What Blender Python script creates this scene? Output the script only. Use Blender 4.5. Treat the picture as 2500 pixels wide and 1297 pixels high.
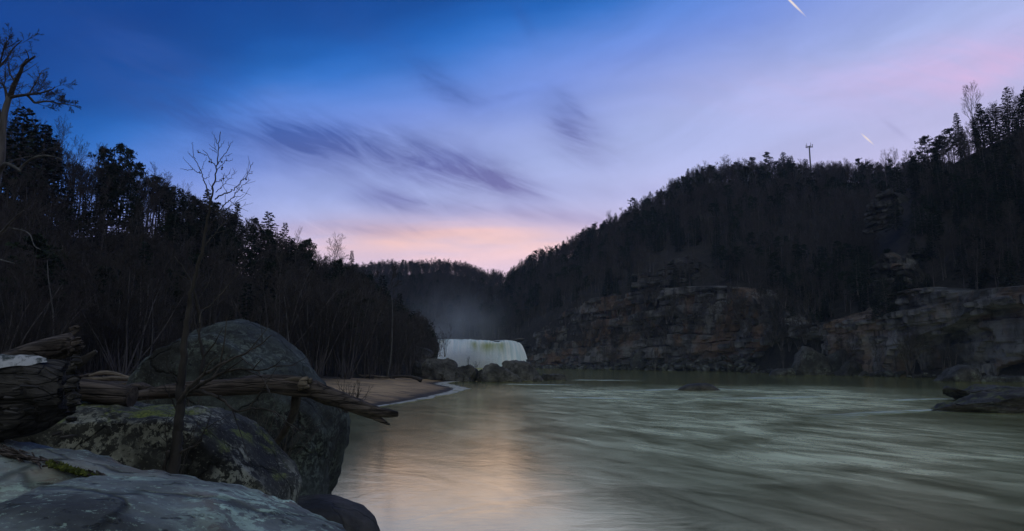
import bpy, math, random
import numpy as np
from mathutils import Vector, noise as mn

for o in list(bpy.data.objects):
    bpy.data.objects.remove(o)
scene = bpy.context.scene
COL = scene.collection

# ------------------------------------------------------------------ camera
F, H, HOR = 1629.0, 4.5, 880.0            # focal length and horizon in photo pixels, eye height in metres
PITCH = math.atan((HOR - 648.5) / F)
cam_d = bpy.data.cameras.new("camera")
cam_d.sensor_width = 36.0
cam_d.lens = 36.0 * F / 2500.0
cam_d.clip_start, cam_d.clip_end = 0.1, 40000.0
cam = bpy.data.objects.new("camera", cam_d)
cam.location = (0, 0, H)
cam.rotation_euler = (math.pi / 2 + PITCH, 0, 0)
COL.objects.link(cam)
scene.camera = cam

def ray(px, py):
    x, y = (px - 1250.0) / F, (648.5 - py) / F
    return np.array([x, math.cos(PITCH) - y * math.sin(PITCH), math.sin(PITCH) + y * math.cos(PITCH)])
def P(px, py, Y):                          # the place seen there at depth Y
    d = ray(px, py)
    return np.array([0, 0, H]) + d * (Y / d[1])
def W(px, py, z=0.0):                      # the place seen there on a level z
    d = ray(px, py)
    return np.array([0, 0, H]) + d * ((z - H) / d[2])
def UV(px, py):
    d = ray(px, py)
    return d[0] / d[1], d[2] / d[1]

def lin(r, g, b):
    f = lambda c: (c / 255 / 12.92) if c / 255 <= 0.04045 else ((c / 255 + 0.055) / 1.055) ** 2.4
    return (f(r), f(g), f(b), 1.0)

# ------------------------------------------------------------------ node helper
class E:
    """A socket with arithmetic."""
    def __init__(s, nt, sock): s.nt, s.s = nt, sock
    def _m(s, op, *a, clamp=False):
        n = s.nt.nodes.new("ShaderNodeMath"); n.operation = op; n.use_clamp = clamp
        for i, v in enumerate((s,) + a):
            if isinstance(v, E): s.nt.links.new(v.s, n.inputs[i])
            else: n.inputs[i].default_value = v
        return E(s.nt, n.outputs[0])
    def __add__(s, o): return s._m("ADD", o)
    def __radd__(s, o): return s._m("ADD", o)
    def __sub__(s, o): return s._m("SUBTRACT", o)
    def __rsub__(s, o): return (s * -1.0) + o
    def __mul__(s, o): return s._m("MULTIPLY", o)
    def __rmul__(s, o): return s._m("MULTIPLY", o)
    def __truediv__(s, o): return s._m("DIVIDE", o)
    def max(s, o): return s._m("MAXIMUM", o)
    def min(s, o): return s._m("MINIMUM", o)
    def clamp(s): return s._m("ADD", 0.0, clamp=True)
    def exp(s): return s._m("EXPONENT")
    def pow(s, o): return s._m("POWER", o)
    def abs(s): return s._m("ABSOLUTE")
    def step(s, a, b):
        n = s.nt.nodes.new("ShaderNodeMapRange"); n.interpolation_type = "SMOOTHSTEP"
        s.nt.links.new(s.s, n.inputs[0]); n.inputs[1].default_value = a; n.inputs[2].default_value = b
        return E(s.nt, n.outputs[0])

class NT:
    def __init__(s, nt): s.nt = nt; nt.nodes.clear()
    def node(s, t, **kw):
        n = s.nt.nodes.new(t)
        for k, v in kw.items(): setattr(n, k, v)
        return n
    def link(s, a, b): s.nt.links.new(a.s if isinstance(a, E) else a, b)
    def set(s, inp, v):
        if isinstance(v, E): s.nt.links.new(v.s, inp)
        elif isinstance(v, bpy.types.NodeSocket): s.nt.links.new(v, inp)
        else: inp.default_value = v
    def e(s, sock): return E(s.nt, sock)
    def coord(s, which="Object"): return s.node("ShaderNodeTexCoord").outputs[which]
    def xyz(s, v):
        n = s.node("ShaderNodeSeparateXYZ"); s.link(v, n.inputs[0]); return [s.e(o) for o in n.outputs]
    def vec(s, x, y, z):
        n = s.node("ShaderNodeCombineXYZ")
        for i, v in enumerate((x, y, z)): s.set(n.inputs[i], v)
        return n.outputs[0]
    def scaled(s, v, sc, loc=(0, 0, 0), rot=(0, 0, 0)):
        n = s.node("ShaderNodeMapping"); s.link(v, n.inputs[0]); n.inputs["Scale"].default_value = sc
        n.inputs["Location"].default_value = loc; n.inputs["Rotation"].default_value = rot
        return n.outputs[0]
    def noise(s, v, scale, detail=5.0, rough=0.55, dist=0.0, color=False):
        n = s.node("ShaderNodeTexNoise"); s.link(v, n.inputs["Vector"])
        n.inputs["Scale"].default_value = scale; n.inputs["Detail"].default_value = detail
        n.inputs["Roughness"].default_value = rough; n.inputs["Distortion"].default_value = dist
        return n.outputs["Color"] if color else s.e(n.outputs["Fac"])
    def voro(s, v, scale, feature="F1"):
        n = s.node("ShaderNodeTexVoronoi", feature=feature); s.link(v, n.inputs["Vector"]); n.inputs["Scale"].default_value = scale
        return s.e(n.outputs["Distance"])
    def mix(s, fac, a, b):
        n = s.node("ShaderNodeMix", data_type="RGBA"); s.set(n.inputs[0], fac)
        for i, v in ((6, a), (7, b)): s.set(n.inputs[i], v)
        return n.outputs[2]
    def ramp(s, fac, stops, interp="LINEAR"):
        n = s.node("ShaderNodeValToRGB"); s.link(fac, n.inputs[0]); cr = n.color_ramp; cr.interpolation = interp
        while len(cr.elements) < len(stops): cr.elements.new(0.5)
        for el, (p, c) in zip(cr.elements, stops): el.position = p; el.color = c
        return n.outputs[0]
    def scalecol(s, col, fac):
        n = s.node("ShaderNodeVectorMath", operation="SCALE"); s.link(col, n.inputs[0]); s.set(n.inputs["Scale"], fac)
        return n.outputs[0]

# ------------------------------------------------------------------ sky, sun, exposure
SUN_AZ, SUN_EL = math.radians(6), math.radians(1.5)     # just set behind the far ridge
world = bpy.data.worlds.new("World"); scene.world = world; world.use_nodes = True
t = NT(world.node_tree)
dx, dy, dz = t.xyz(t.coord("Generated"))
tt = dz - 0.25 * dx + ((dx * -1.0) - 0.33).max(0.0).min(0.4) * 0.32
warp = t.noise(t.scaled(t.coord("Generated"), (2.0, 2.0, 9.0)), 1.6, 4, 0.5)
tt = tt + (warp - 0.5) * 0.05
base = t.ramp(tt.max(-0.2) * 0.8 + 0.2, [(p * 0.8 + 0.2, lin(*c)) for p, c in (
    (-0.2, (150, 140, 185)), (0.0, (222, 206, 236)), (0.10, (206, 198, 237)), (0.17, (190, 191, 234)), (0.22, (180, 188, 235)), (0.28, (168, 182, 234)),
    (0.33, (150, 168, 230)), (0.38, (122, 150, 226)), (0.43, (90, 135, 219)), (0.46, (52, 115, 202)), (0.48, (31, 99, 185)),
    (0.515, (18, 80, 162)), (0.58, (12, 66, 145)), (1.0, (14, 54, 122)))])
low = 1.0 - (dz + (warp - 0.5) * 0.06).step(0.055, 0.20)
base = t.mix(low * (0.95 - dx.abs() * 0.3), base, lin(252, 220, 234))
front = dy.step(-0.05, 0.25)
inv = dy.max(0.06)
u, v = dx / inv, dz / inv
def blob(px, py, hl, hw, ang, k=1.0):
    cu, cv = UV(px, py); a = math.radians(-ang); ca, sa = math.cos(a), math.sin(a)
    p = ((u - cu) * ca + (v - cv) * sa) * (F / hl)
    q = ((v - cv) * ca - (u - cu) * sa) * (F / (hw * 1.45))
    return (((p * p) + (q * q)) * -1.0).exp() * k
# dusk glow above the far ridge
glow = blob(1130, 592, 430, 44, 0, 0.60) + blob(1010, 585, 140, 18, -4, 0.22) + blob(1160, 566, 110, 16, 3, 0.25) + blob(1050, 620, 620, 50, 0, 0.25)
gn = t.noise(t.vec(u * 2.2, v * 22.0, 0.0), 2.2, 5, 0.55, 0.4)
glow = (glow * (gn * 1.5 + 0.25) * front).clamp()
sky = t.mix(glow, base, lin(255, 212, 214))
glow2 = (blob(1130, 584, 280, 20, 2, 0.30) * gn * 1.6 * front).clamp()
sky = t.mix(glow2, sky, lin(255, 216, 198))
pink = ((blob(2350, 150, 260, 48, -14, 0.45) + blob(2450, 170, 160, 26, -22, 0.4) + blob(2050, 215, 380, 55, -3, 0.22)) * (t.noise(t.vec(u * 3.0, v * 16.0 + u * 4.0, 2.0), 2.5, 5, 0.6, 0.5) * 1.6 + 0.1) * front).clamp()
sky = t.mix(pink, sky, lin(226, 190, 232))
# dark evening clouds
dark = None
for a in ((765, 350, 120, 44, 18, 1.0), (690, 330, 70, 30, 16, 0.5), (850, 330, 120, 26, 4, 0.45), (1000, 385, 170, 44, 12, 0.95), (1130, 410, 150, 36, 14, 0.8), (1250, 455, 110, 22, 14, 0.6), (950, 485, 95, 22, 10, 0.75), (1120, 510, 180, 20, 3, 0.4),
          (1060, 190, 100, 26, 42, 0.62), (1130, 240, 70, 20, 24, 0.55), (1220, 240, 90, 8, -14, 0.3), (1375, 290, 70, 34, 66, 0.5), (1415, 345, 85, 40, 24, 0.8), (1400, 262, 50, 10, 48, 0.45), (1275, 40, 60, 12, 62, 0.4),
          (430, 290, 260, 46, 27, 0.75), (560, 300, 200, 26, 22, 0.4), (500, 190, 260, 40, 26, 0.5), (330, 120, 260, 40, 22, 0.4), (900, 90, 170, 36, 30, 0.25), (2190, 320, 45, 5, 42, 0.35), (850, 560, 300, 16, 2, 0.45), (1450, 540, 260, 16, 5, 0.4), (1650, 480, 300, 16, 4, 0.25)):
    dark = blob(*a) if dark is None else dark + blob(*a)
ca, sa = math.cos(math.radians(-24)), math.sin(math.radians(-24))
al, ac = u * ca + v * sa, v * ca - u * sa
wis = t.noise(t.vec(al * 2.2, ac * 12.0, 1.0), 3.2, 10, 0.66, 1.4)
wis2 = t.noise(t.vec(al * 1.2, ac * 3.4, 5.0), 3.2, 5, 0.55, 0.6)
dens = (dark * ((wis * 1.5 + wis2 * 1.3) - 0.80) * front).clamp()
sky = t.mix((dens * 0.95).min(0.85), sky, t.mix(tt.step(0.2, 0.42), lin(112, 106, 166), lin(50, 84, 160)))
# thin cirrus drawn out over the whole sky
ci = t.noise(t.vec(dx * 1.3 + dz * 1.0, dz * 4.4 - dx * 1.1, dy * 1.5), 2.4, 7, 0.6, 0.8)
sky = t.scalecol(sky, (ci.step(0.3, 0.75) - 0.5) * 0.13 + 1.0)
sky = t.scalecol(sky, dy.step(-0.7, 0.35) * 0.35 + 0.65)        # the eastern side is dimmer
nish = t.node("ShaderNodeTexSky", sky_type="NISHITA", sun_disc=False, sun_elevation=SUN_EL, sun_rotation=SUN_AZ)
nish_c = t.scalecol(nish.outputs[0], 0.004)
addn = t.node("ShaderNodeVectorMath", operation="ADD"); t.link(sky, addn.inputs[0]); t.link(nish_c, addn.inputs[1])
bg = t.node("ShaderNodeBackground"); t.link(addn.outputs[0], bg.inputs[0]); bg.inputs[1].default_value = 1.0
t.link(bg.outputs[0], t.node("ShaderNodeOutputWorld").inputs[0])

world.cycles.sampling_method = "MANUAL"; world.cycles.sample_map_resolution = 256

fill_sun_d = bpy.data.lights.new("sun", "SUN"); fill_sun_d.energy = 0.85; fill_sun_d.angle = math.radians(85); fill_sun_d.color = (0.92, 1.0, 0.80)   # broad greenish fill added from above and behind the camera; the real one has set
sun = bpy.data.objects.new("sun", fill_sun_d); COL.objects.link(sun)
sun.rotation_euler = (math.radians(30), math.radians(-6), 0)

vs = scene.view_settings
vs.view_transform = "Standard"; vs.look = "None"; vs.exposure = 0.0; vs.gamma = 1.0; vs.use_curve_mapping = False
scene.render.engine = "CYCLES"
cy = scene.cycles
cy.max_bounces, cy.diffuse_bounces, cy.glossy_bounces, cy.transmission_bounces, cy.volume_bounces, cy.transparent_max_bounces = 5, 2, 3, 3, 1, 8
cy.use_denoising = True
cy.volume_step_rate = 2.0

# ------------------------------------------------------------------ mesh helpers
def mesh_of(name, verts, faces, mat=None, smooth=True):
    me = bpy.data.meshes.new(name)
    me.from_pydata([tuple(map(float, p)) for p in verts], [], faces)
    if smooth: me.polygons.foreach_set("use_smooth", [True] * len(me.polygons))
    if mat: me.materials.append(mat)
    me.update()
    return me
def link(name, me, parent=None, loc=None):
    o = bpy.data.objects.new(name, me); COL.objects.link(o)
    if parent: o.parent = parent
    if loc is not None: o.location = loc
    return o
def tag(o, label=None, cat=None, group=None, kind=None):
    for k, v_ in (("label", label), ("category", cat), ("group", group), ("kind", kind)):
        if v_: o[k] = v_
    return o
def root(name, loc, label, cat, group=None, rz=0.0):
    o = link(name, None, loc=loc); o.rotation_euler.z = rz
    return tag(o, label, cat, group)

class Geo:
    def __init__(s): s.v, s.f, s.n = [], [], 0
    def add(s, vs_, fs):
        k = s.n; s.v.extend(vs_); s.f.extend([tuple(i + k for i in f) for f in fs]); s.n += len(vs_)
    def tube(s, pts, rad, sides=5, cap=True, rough=0.0, rng=None, flat=1.0):
        pts = np.asarray(pts, float); n = len(pts)
        tg = np.gradient(pts, axis=0); tg /= np.linalg.norm(tg, axis=1)[:, None] + 1e-9
        ref = np.array([0.31, 0.2, 0.93]) if abs(tg[0][2]) < 0.9 else np.array([1.0, 0.1, 0])
        vs_ = []
        for i in range(n):
            a = np.cross(tg[i], ref); a /= np.linalg.norm(a) + 1e-9; b = np.cross(a, tg[i])
            for j in range(sides):
                th = 2 * math.pi * j / sides; r = rad[i]
                if rough: r *= 1 + rough * rng.uniform(-1, 1)
                vs_.append(pts[i] + a * math.cos(th) * r + b * math.sin(th) * r * flat)
        fs = [(i * sides + j, i * sides + (j + 1) % sides, (i + 1) * sides + (j + 1) % sides, (i + 1) * sides + j) for i in range(n - 1) for j in range(sides)]
        if cap:
            fs.append(tuple(range(sides))[::-1]); fs.append(tuple((n - 1) * sides + j for j in range(sides)))
        s.add(vs_, fs)
    def mesh(s, name, mat, smooth=True): return mesh_of(name, s.v, s.f, mat, smooth)

def catmull(pts, n, closed=True):
    pts = np.asarray(pts, float); m = len(pts)
    seg = m if closed else m - 1
    out = []
    for k in range(seg * 16):
        i, f = divmod(k, 16); f /= 16.0
        g = (lambda j: pts[j % m]) if closed else (lambda j: pts[min(max(j, 0), m - 1)])
        p0, p1, p2, p3 = g(i - 1), g(i), g(i + 1), g(i + 2)
        out.append(0.5 * (2 * p1 + (p2 - p0) * f + (2 * p0 - 5 * p1 + 4 * p2 - p3) * f * f + (3 * p1 - p0 - 3 * p2 + p3) * f ** 3))
    if not closed: out.append(pts[-1])
    out = np.array(out)
    q = np.vstack([out, out[:1]]) if closed else out
    L = np.concatenate([[0], np.cumsum(np.linalg.norm(np.diff(q, axis=0), axis=1))])
    tq = np.linspace(0, L[-1], n, endpoint=not closed)
    return np.stack([np.interp(tq, L, q[:, c]) for c in range(q.shape[1])], 1)

def fbm(p, octv=5, lac=2.1, H_=0.9): return mn.fractal(Vector(p), H_, lac, octv)

def unit3(a): a = np.asarray(a, float); return a / np.linalg.norm(a)
def vnormals(V, Fq):
    N_ = np.zeros_like(V)
    for f in Fq:
        a, b, c = V[f[0]], V[f[1]], V[f[2]]
        nn = np.cross(b - a, c - a)
        for i in f: N_[i] += nn
    return N_ / (np.linalg.norm(N_, axis=1)[:, None] + 1e-9)

def inflate(outline, depth, tf, tb, pw=2.6, N=72, M=18, amp=0.12, freq=0.7, seed=0.0, center=None, shift=(0, 0), fine=0.025, strata=0.0, ridged=0.0, tilt=0.0, cuts=(), rcuts=0):
    """A solid boulder: its widest section follows the outline at that depth, front and back bulge out by tf, tb."""
    cpx = np.asarray(outline, float)
    con = catmull(np.array([P(x, y, depth) for x, y in cpx])[:, [0, 2]], N)
    c = con.mean(0) if center is None else P(center[0], center[1], depth)[[0, 2]]
    V, idx = [], []
    for j in range(-M, M + 1):
        ph = j / M * math.pi / 2
        cs, sn = max(math.cos(ph), 0) ** (2 / pw), math.copysign(abs(math.sin(ph)) ** (2 / pw), ph)
        y = depth + sn * (tf if sn < 0 else tb)
        fr = -sn if sn < 0 else 0.0
        if abs(j) == M:
            idx.append([len(V)]); V.append([c[0] + shift[0] * fr, y, c[1] + shift[1] * fr]); continue
        ring = []
        for k in range(N):
            q = c + (con[k] - c) * cs
            ring.append(len(V)); V.append([q[0] + shift[0] * fr, y + tilt * (q[1] - c[1]), q[1] + shift[1] * fr])
        idx.append(ring)
    Fq = []
    for a, b in zip(idx[:-1], idx[1:]):
        for k in range(N):
            k2 = (k + 1) % N
            if len(a) == 1: Fq.append((a[0], b[k2], b[k]))
            elif len(b) == 1: Fq.append((a[k], a[k2], b[0]))
            else: Fq.append((a[k], a[k2], b[k2], b[k]))
    V = np.array(V)
    cl = [(P(px_, py_, Y_), unit3(n_)) for px_, py_, Y_, n_ in cuts]
    rr = random.Random(int(seed * 13)); c3 = V.mean(0); ext = np.abs(V - c3).max(0)
    for _ in range(rcuts):
        n_ = unit3((rr.gauss(0, 1), rr.gauss(-0.5, 0.8), rr.gauss(0.2, 0.6))); cl.append((c3 + n_ * float(np.abs(n_ * ext).sum()) * rr.uniform(0.42, 0.62), n_))
    for p_, n_ in cl:                                           # flat broken faces
        e = (V - p_) @ n_
        V = V - np.outer(np.maximum(e, 0) * 0.93, n_)
    N_ = vnormals(V, Fq)
    if np.einsum("ij,ij->i", N_, V - V.mean(0)).sum() < 0:
        Fq = [f[::-1] for f in Fq]; N_ = -N_
    for i in range(len(V)):
        p = V[i]; q = p * freq + seed
        d = amp * fbm(q, 4) + fine * fbm(p * 5.0 + seed, 3)
        if ridged: d -= ridged * max(0.0, 0.25 - abs(mn.noise(Vector(p * freq * 0.8 + seed + 7.0)))) * 4
        if strata: d += strata * (math.floor((p[2] + 0.12 * p[0] + 0.25 * mn.noise(Vector(q))) * 2.2) % 3 - 1)
        V[i] = p + N_[i] * d
    return V, Fq

def boulder(name, mat, label, group, outline, depth, tf, tb, cat="boulder", **kw):
    V, Fq = inflate(outline, depth, tf, tb, **kw)
    o0 = np.array([V[:, 0].mean(), V[:, 1].mean(), V[:, 2].min()])
    return tag(link(name, mesh_of(name, V - o0, Fq, mat), loc=o0), label, cat, group)

# ------------------------------------------------------------------ materials
def new_mat(name):
    m = bpy.data.materials.new(name); m.use_nodes = True
    return m, NT(m.node_tree)
def finish(m, t, col, rough=0.9, bump=None, bstr=0.5, bdist=0.05, spec=0.3):
    b = t.node("ShaderNodeBsdfPrincipled"); t.set(b.inputs["Base Color"], col); t.set(b.inputs["Roughness"], rough)
    b.inputs["Specular IOR Level"].default_value = spec
    if bump is not None:
        bn = t.node("ShaderNodeBump"); bn.inputs["Strength"].default_value = bstr; bn.inputs["Distance"].default_value = bdist
        t.link(bump, bn.inputs["Height"]); t.link(bn.outputs[0], b.inputs["Normal"])
    t.link(b.outputs[0], t.node("ShaderNodeOutputMaterial").inputs[0])
    return m
def c4(r, g, b): return (r, g, b, 1.0)

def rock_mat(name, base, dark, lichen=(0.30, 0.36, 0.31), lam=0.5, moss=0.0, rust=0.0, sc=1.0, stretch=(1, 1, 1), bdist=0.05, rnd=0.0, lsc=1.0, rough=0.88):
    m, t = new_mat(name)
    co = t.scaled(t.coord(), (sc * stretch[0], sc * stretch[1], sc * stretch[2]))
    n1 = t.noise(co, 0.9, 6, 0.6, 0.3); n2 = t.noise(co, 7.0, 8, 0.7); n3 = t.noise(co, 2.6, 7, 0.62, 0.5)
    col = t.mix(n1.step(0.36, 0.64), c4(*dark), c4(*base))
    col = t.mix(n3.step(0.5, 0.75) * 0.55, col, c4(*[x * 0.45 for x in dark]))
    if rust: col = t.mix((t.noise(co, 1.4, 5, 0.6, 0.6).step(0.5, 0.68) * rust), col, c4(0.22, 0.12, 0.06))
    col = t.scalecol(col, n2 * 0.9 + 0.55)
    if lam:
        big = t.noise(co, 1.1, 4, 0.55).step(0.42, 0.66)
        lm = t.noise(co, 5.5 * lsc, 9, 0.72, 0.35).step(0.50, 0.54) * big
        lm2 = t.noise(co, 16.0 * lsc, 6, 0.7).step(0.57, 0.63)
        col = t.mix(((lm + lm2 * 0.45) * lam).clamp(), col, t.mix(n2.step(0.3, 0.7), c4(*[x * 0.65 for x in lichen]), c4(*lichen)))
    if moss:
        geo = t.node("ShaderNodeNewGeometry"); nz = t.xyz(geo.outputs["Normal"])[2]
        mm = nz.step(0.55, 0.85) * t.noise(co, 1.7, 6, 0.65, 0.4).step(0.5, 0.62) * moss
        col = t.mix(mm.clamp(), col, t.mix(t.noise(co, 30, 4).step(0.35, 0.65), c4(0.05, 0.065, 0.012), c4(0.17, 0.19, 0.03)))
    if rnd:
        oi = t.node("ShaderNodeObjectInfo"); col = t.scalecol(col, t.e(oi.outputs["Random"]) * rnd + (1 - rnd / 2))
    wc = t.noise(co, 1.3, 3, 0.5, color=True); wv_ = t.node("ShaderNodeVectorMath", operation="MULTIPLY_ADD"); t.link(wc, wv_.inputs[0]); wv_.inputs[1].default_value = (0.9, 0.9, 0.9); t.link(co, wv_.inputs[2])
    crack = t.voro(wv_.outputs[0], 0.62, "DISTANCE_TO_EDGE").step(0.0, 0.022)
    pit = t.noise(co, 13.0, 4, 0.6).step(0.60, 0.68)
    col = t.scalecol(col, (crack * 0.55 + 0.45) * (1.0 - pit * 0.5))  # shade of cracks and pits darkened into the colour, where bump hardly shows
    bump = n2 * 0.35 + n3 * 0.6 + t.noise(co, 22, 5, 0.7) * 0.25 + crack * 0.5 - pit * 0.4
    return finish(m, t, col, rough, bump, 0.8, bdist)

M = {}
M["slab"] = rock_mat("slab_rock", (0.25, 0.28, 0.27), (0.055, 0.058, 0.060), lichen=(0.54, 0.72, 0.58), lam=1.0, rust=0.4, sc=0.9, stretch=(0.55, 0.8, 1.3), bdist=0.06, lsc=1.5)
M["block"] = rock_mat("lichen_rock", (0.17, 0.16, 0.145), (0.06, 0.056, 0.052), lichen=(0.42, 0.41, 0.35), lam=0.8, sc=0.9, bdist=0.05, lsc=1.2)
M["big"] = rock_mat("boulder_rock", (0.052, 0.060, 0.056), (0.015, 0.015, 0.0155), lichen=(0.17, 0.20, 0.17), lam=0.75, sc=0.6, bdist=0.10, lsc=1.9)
M["wet"] = rock_mat("river_rock", (0.065, 0.056, 0.047), (0.022, 0.020, 0.018), lam=0.12, sc=0.9, bdist=0.03, rough=0.7)
M["spit"] = rock_mat("spit_rock", (0.105, 0.098, 0.090), (0.028, 0.026, 0.024), lichen=(0.20, 0.20, 0.18), lam=0.5, sc=0.35, bdist=0.2, rnd=0.3)
M["rubble"] = rock_mat("rubble_rock", (0.062, 0.059, 0.057), (0.020, 0.019, 0.019), lam=0.3, sc=0.25, bdist=0.2, rnd=0.7)
M["flat"] = rock_mat("shelf_rock", (0.060, 0.052, 0.050), (0.020, 0.018, 0.018), lam=0.2, moss=0.5, sc=0.6, stretch=(0.6, 1, 2.5), bdist=0.08)

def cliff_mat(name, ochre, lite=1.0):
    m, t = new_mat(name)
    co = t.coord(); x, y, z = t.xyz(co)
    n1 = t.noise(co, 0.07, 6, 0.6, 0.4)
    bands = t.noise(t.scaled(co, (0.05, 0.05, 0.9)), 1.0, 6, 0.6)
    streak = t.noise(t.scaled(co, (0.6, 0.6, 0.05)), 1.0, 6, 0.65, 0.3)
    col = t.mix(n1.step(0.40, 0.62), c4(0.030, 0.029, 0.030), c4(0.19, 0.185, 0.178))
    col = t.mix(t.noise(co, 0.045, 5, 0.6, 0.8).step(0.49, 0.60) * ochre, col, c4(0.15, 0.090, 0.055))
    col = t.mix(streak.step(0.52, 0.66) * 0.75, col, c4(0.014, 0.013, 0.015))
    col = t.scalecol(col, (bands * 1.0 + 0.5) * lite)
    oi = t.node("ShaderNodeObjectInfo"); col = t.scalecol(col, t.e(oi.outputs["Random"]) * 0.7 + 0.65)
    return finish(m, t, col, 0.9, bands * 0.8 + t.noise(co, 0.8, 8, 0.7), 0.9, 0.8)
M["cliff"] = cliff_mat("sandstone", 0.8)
M["cliff3"] = cliff_mat("darkened_sandstone", 0.7, 0.62)  # same sandstone with a darker colour so the outcrops stand out less
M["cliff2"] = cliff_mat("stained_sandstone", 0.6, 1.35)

def bark_mat(name, a, b, sc=6.0, grain=(1, 1, 0.15), bd=0.03, rnd=0.5, crk=0.0):
    m, t = new_mat(name)
    co = t.scaled(t.coord(), grain)
    n = t.noise(co, sc, 8, 0.65, 0.3)
    col = t.mix(n.step(0.34, 0.66), c4(*a), c4(*b))
    oi = t.node("ShaderNodeObjectInfo"); col = t.scalecol(col, t.e(oi.outputs["Random"]) * rnd + (1 - rnd / 2))
    if crk:
        ck = t.voro(t.scaled(co, (0.6, 1, 1)), sc * 1.1, "DISTANCE_TO_EDGE").step(0.0, 0.09); col = t.scalecol(col, ck * crk + (1 - crk)); n = n + ck * 0.8
    return finish(m, t, col, 0.9, n, 0.8, bd)
M["bark"] = bark_mat("grey_bark", (0.045, 0.040, 0.038), (0.120, 0.106, 0.100), 3.0)
M["twig"] = bark_mat("twigs", (0.040, 0.033, 0.031), (0.058, 0.049, 0.045), 2.0)
M["pale"] = bark_mat("pale_bark", (0.055, 0.052, 0.050), (0.13, 0.125, 0.12), 1.2)
M["dbark"] = bark_mat("dark_bark", (0.035, 0.030, 0.028), (0.075, 0.063, 0.056), 8.0)
M["rawbark"] = bark_mat("furrowed_bark", (0.018, 0.016, 0.016), (0.085, 0.075, 0.070), 9.0, (0.16, 1, 1), 0.09, 0.1, 0.35)
M["drift"] = bark_mat("driftwood", (0.016, 0.012, 0.011), (0.135, 0.105, 0.092), 9.0, (0.09, 1, 1), 0.05, 0.4, 0.38)
M["drift2"] = bark_mat("bleached_wood", (0.07, 0.055, 0.042), (0.22, 0.175, 0.13), 5.0, (0.15, 1, 1), 0.03, 0.4, 0.5)
M["endgrain"] = bark_mat("cut_wood", (0.05, 0.036, 0.026), (0.13, 0.10, 0.07), 8.0, (1, 1, 1), 0.01, 0.2)

def leaf_mat(name, a, b):
    m, t = new_mat(name)
    n = t.noise(t.coord(), 0.5, 4, 0.6)
    col = t.mix(n.step(0.35, 0.65), c4(*a), c4(*b))
    oi = t.node("ShaderNodeObjectInfo"); col = t.scalecol(col, t.e(oi.outputs["Random"]) * 0.6 + 0.7)
    return finish(m, t, col, 0.8, spec=0.15)
M["hemlock"] = leaf_mat("hemlock_needles", (0.008, 0.015, 0.011), (0.020, 0.030, 0.020))
M["pine"] = leaf_mat("pine_needles", (0.010, 0.018, 0.011), (0.024, 0.036, 0.020))

m, t = new_mat("leaf_litter")
co = t.coord(); n = t.noise(co, 0.35, 8, 0.7); n2 = t.noise(co, 3.0, 6, 0.7)
M["litter"] = finish(m, t, t.scalecol(t.mix(n.step(0.35, 0.65), c4(0.014, 0.012, 0.011), c4(0.036, 0.030, 0.025)), n2 * 0.9 + 0.5), 0.95, n2, 1.0, 0.4)

m, t = new_mat("bed")
M["bed"] = finish(m, t, t.mix(t.noise(t.coord(), 0.1, 5), c4(0.05, 0.045, 0.035), c4(0.09, 0.075, 0.055)), 0.95)

# ------------------------------------------------------------------ ground, water, bank
rng = random.Random(11)
nrng = np.random.default_rng(5)

SHORE = np.array([(-4.5, -40), (-4.8, 5), (-6.0, 14), (-6.8, 20), (-9, 27), (-14, 37), (-18.5, 47), (-17.0, 57)] +
                 [tuple(W(*p)[:2]) for p in ((930, 991), (1000, 979), (1060, 966), (1098, 957), (1112, 949), (1090, 943), (1066, 938), (1080, 934), (1112, 931))] +
                 [(-4, 152), (9, 157), (11, 164), (-8, 174), (-28, 205), (-42, 260), (-49, 330), (-54, 400), (-70, 470)])
def shore_d(X, Y):
    X = np.asarray(X, float); Y = np.asarray(Y, float)
    best = np.full(X.shape, 1e9)
    for (x0, y0), (x1, y1) in zip(SHORE[:-1], SHORE[1:]):
        ex, ey = x1 - x0, y1 - y0
        k = np.clip(((X - x0) * ex + (Y - y0) * ey) / (ex * ex + ey * ey), 0, 1)
        best = np.minimum(best, np.hypot(X - x0 - k * ex, Y - y0 - k * ey))
    poly = np.vstack([SHORE, [(-900, 470), (-900, -40)]])
    ins = np.zeros(X.shape, bool)
    for (x0, y0), (x1, y1) in zip(poly, np.roll(poly, -1, 0)):
        cr = ((y0 > Y) != (y1 > Y)) & (X < (x1 - x0) * (Y - y0) / (y1 - y0 + 1e-12) + x0)
        ins ^= cr
    return np.where(ins, best, -best)
def bank_z(X, Y):
    d = shore_d(X, Y)
    z = np.where(d > 0, 0.085 * np.minimum(d, 20) + 0.062 * np.clip(d - 20, 0, 60) + 0.02 * np.clip(d - 80, 0, None), np.maximum(0.16 * d, -2.5))
    z = z + 0.13 * np.exp(-((d - 5.0) / 0.8) ** 2) + 0.10 * np.exp(-((d - 9.5) / 1.0) ** 2)
    return z
def grid_mesh(name, G, mat, kind="structure", label=None, cat=None):
    m_, n_ = G.shape[:2]
    fs = [(i * n_ + j, i * n_ + j + 1, (i + 1) * n_ + j + 1, (i + 1) * n_ + j) for i in range(m_ - 1) for j in range(n_ - 1)]
    o = link(name, mesh_of(name, G.reshape(-1, 3), fs, mat))
    if kind: o["kind"] = kind
    return o

big = np.array([[[x, y, -3.2] for x in (-9000, 9000)] for y in (-9000, 9000)], float)
grid_mesh("ground", big, M["bed"])

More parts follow.
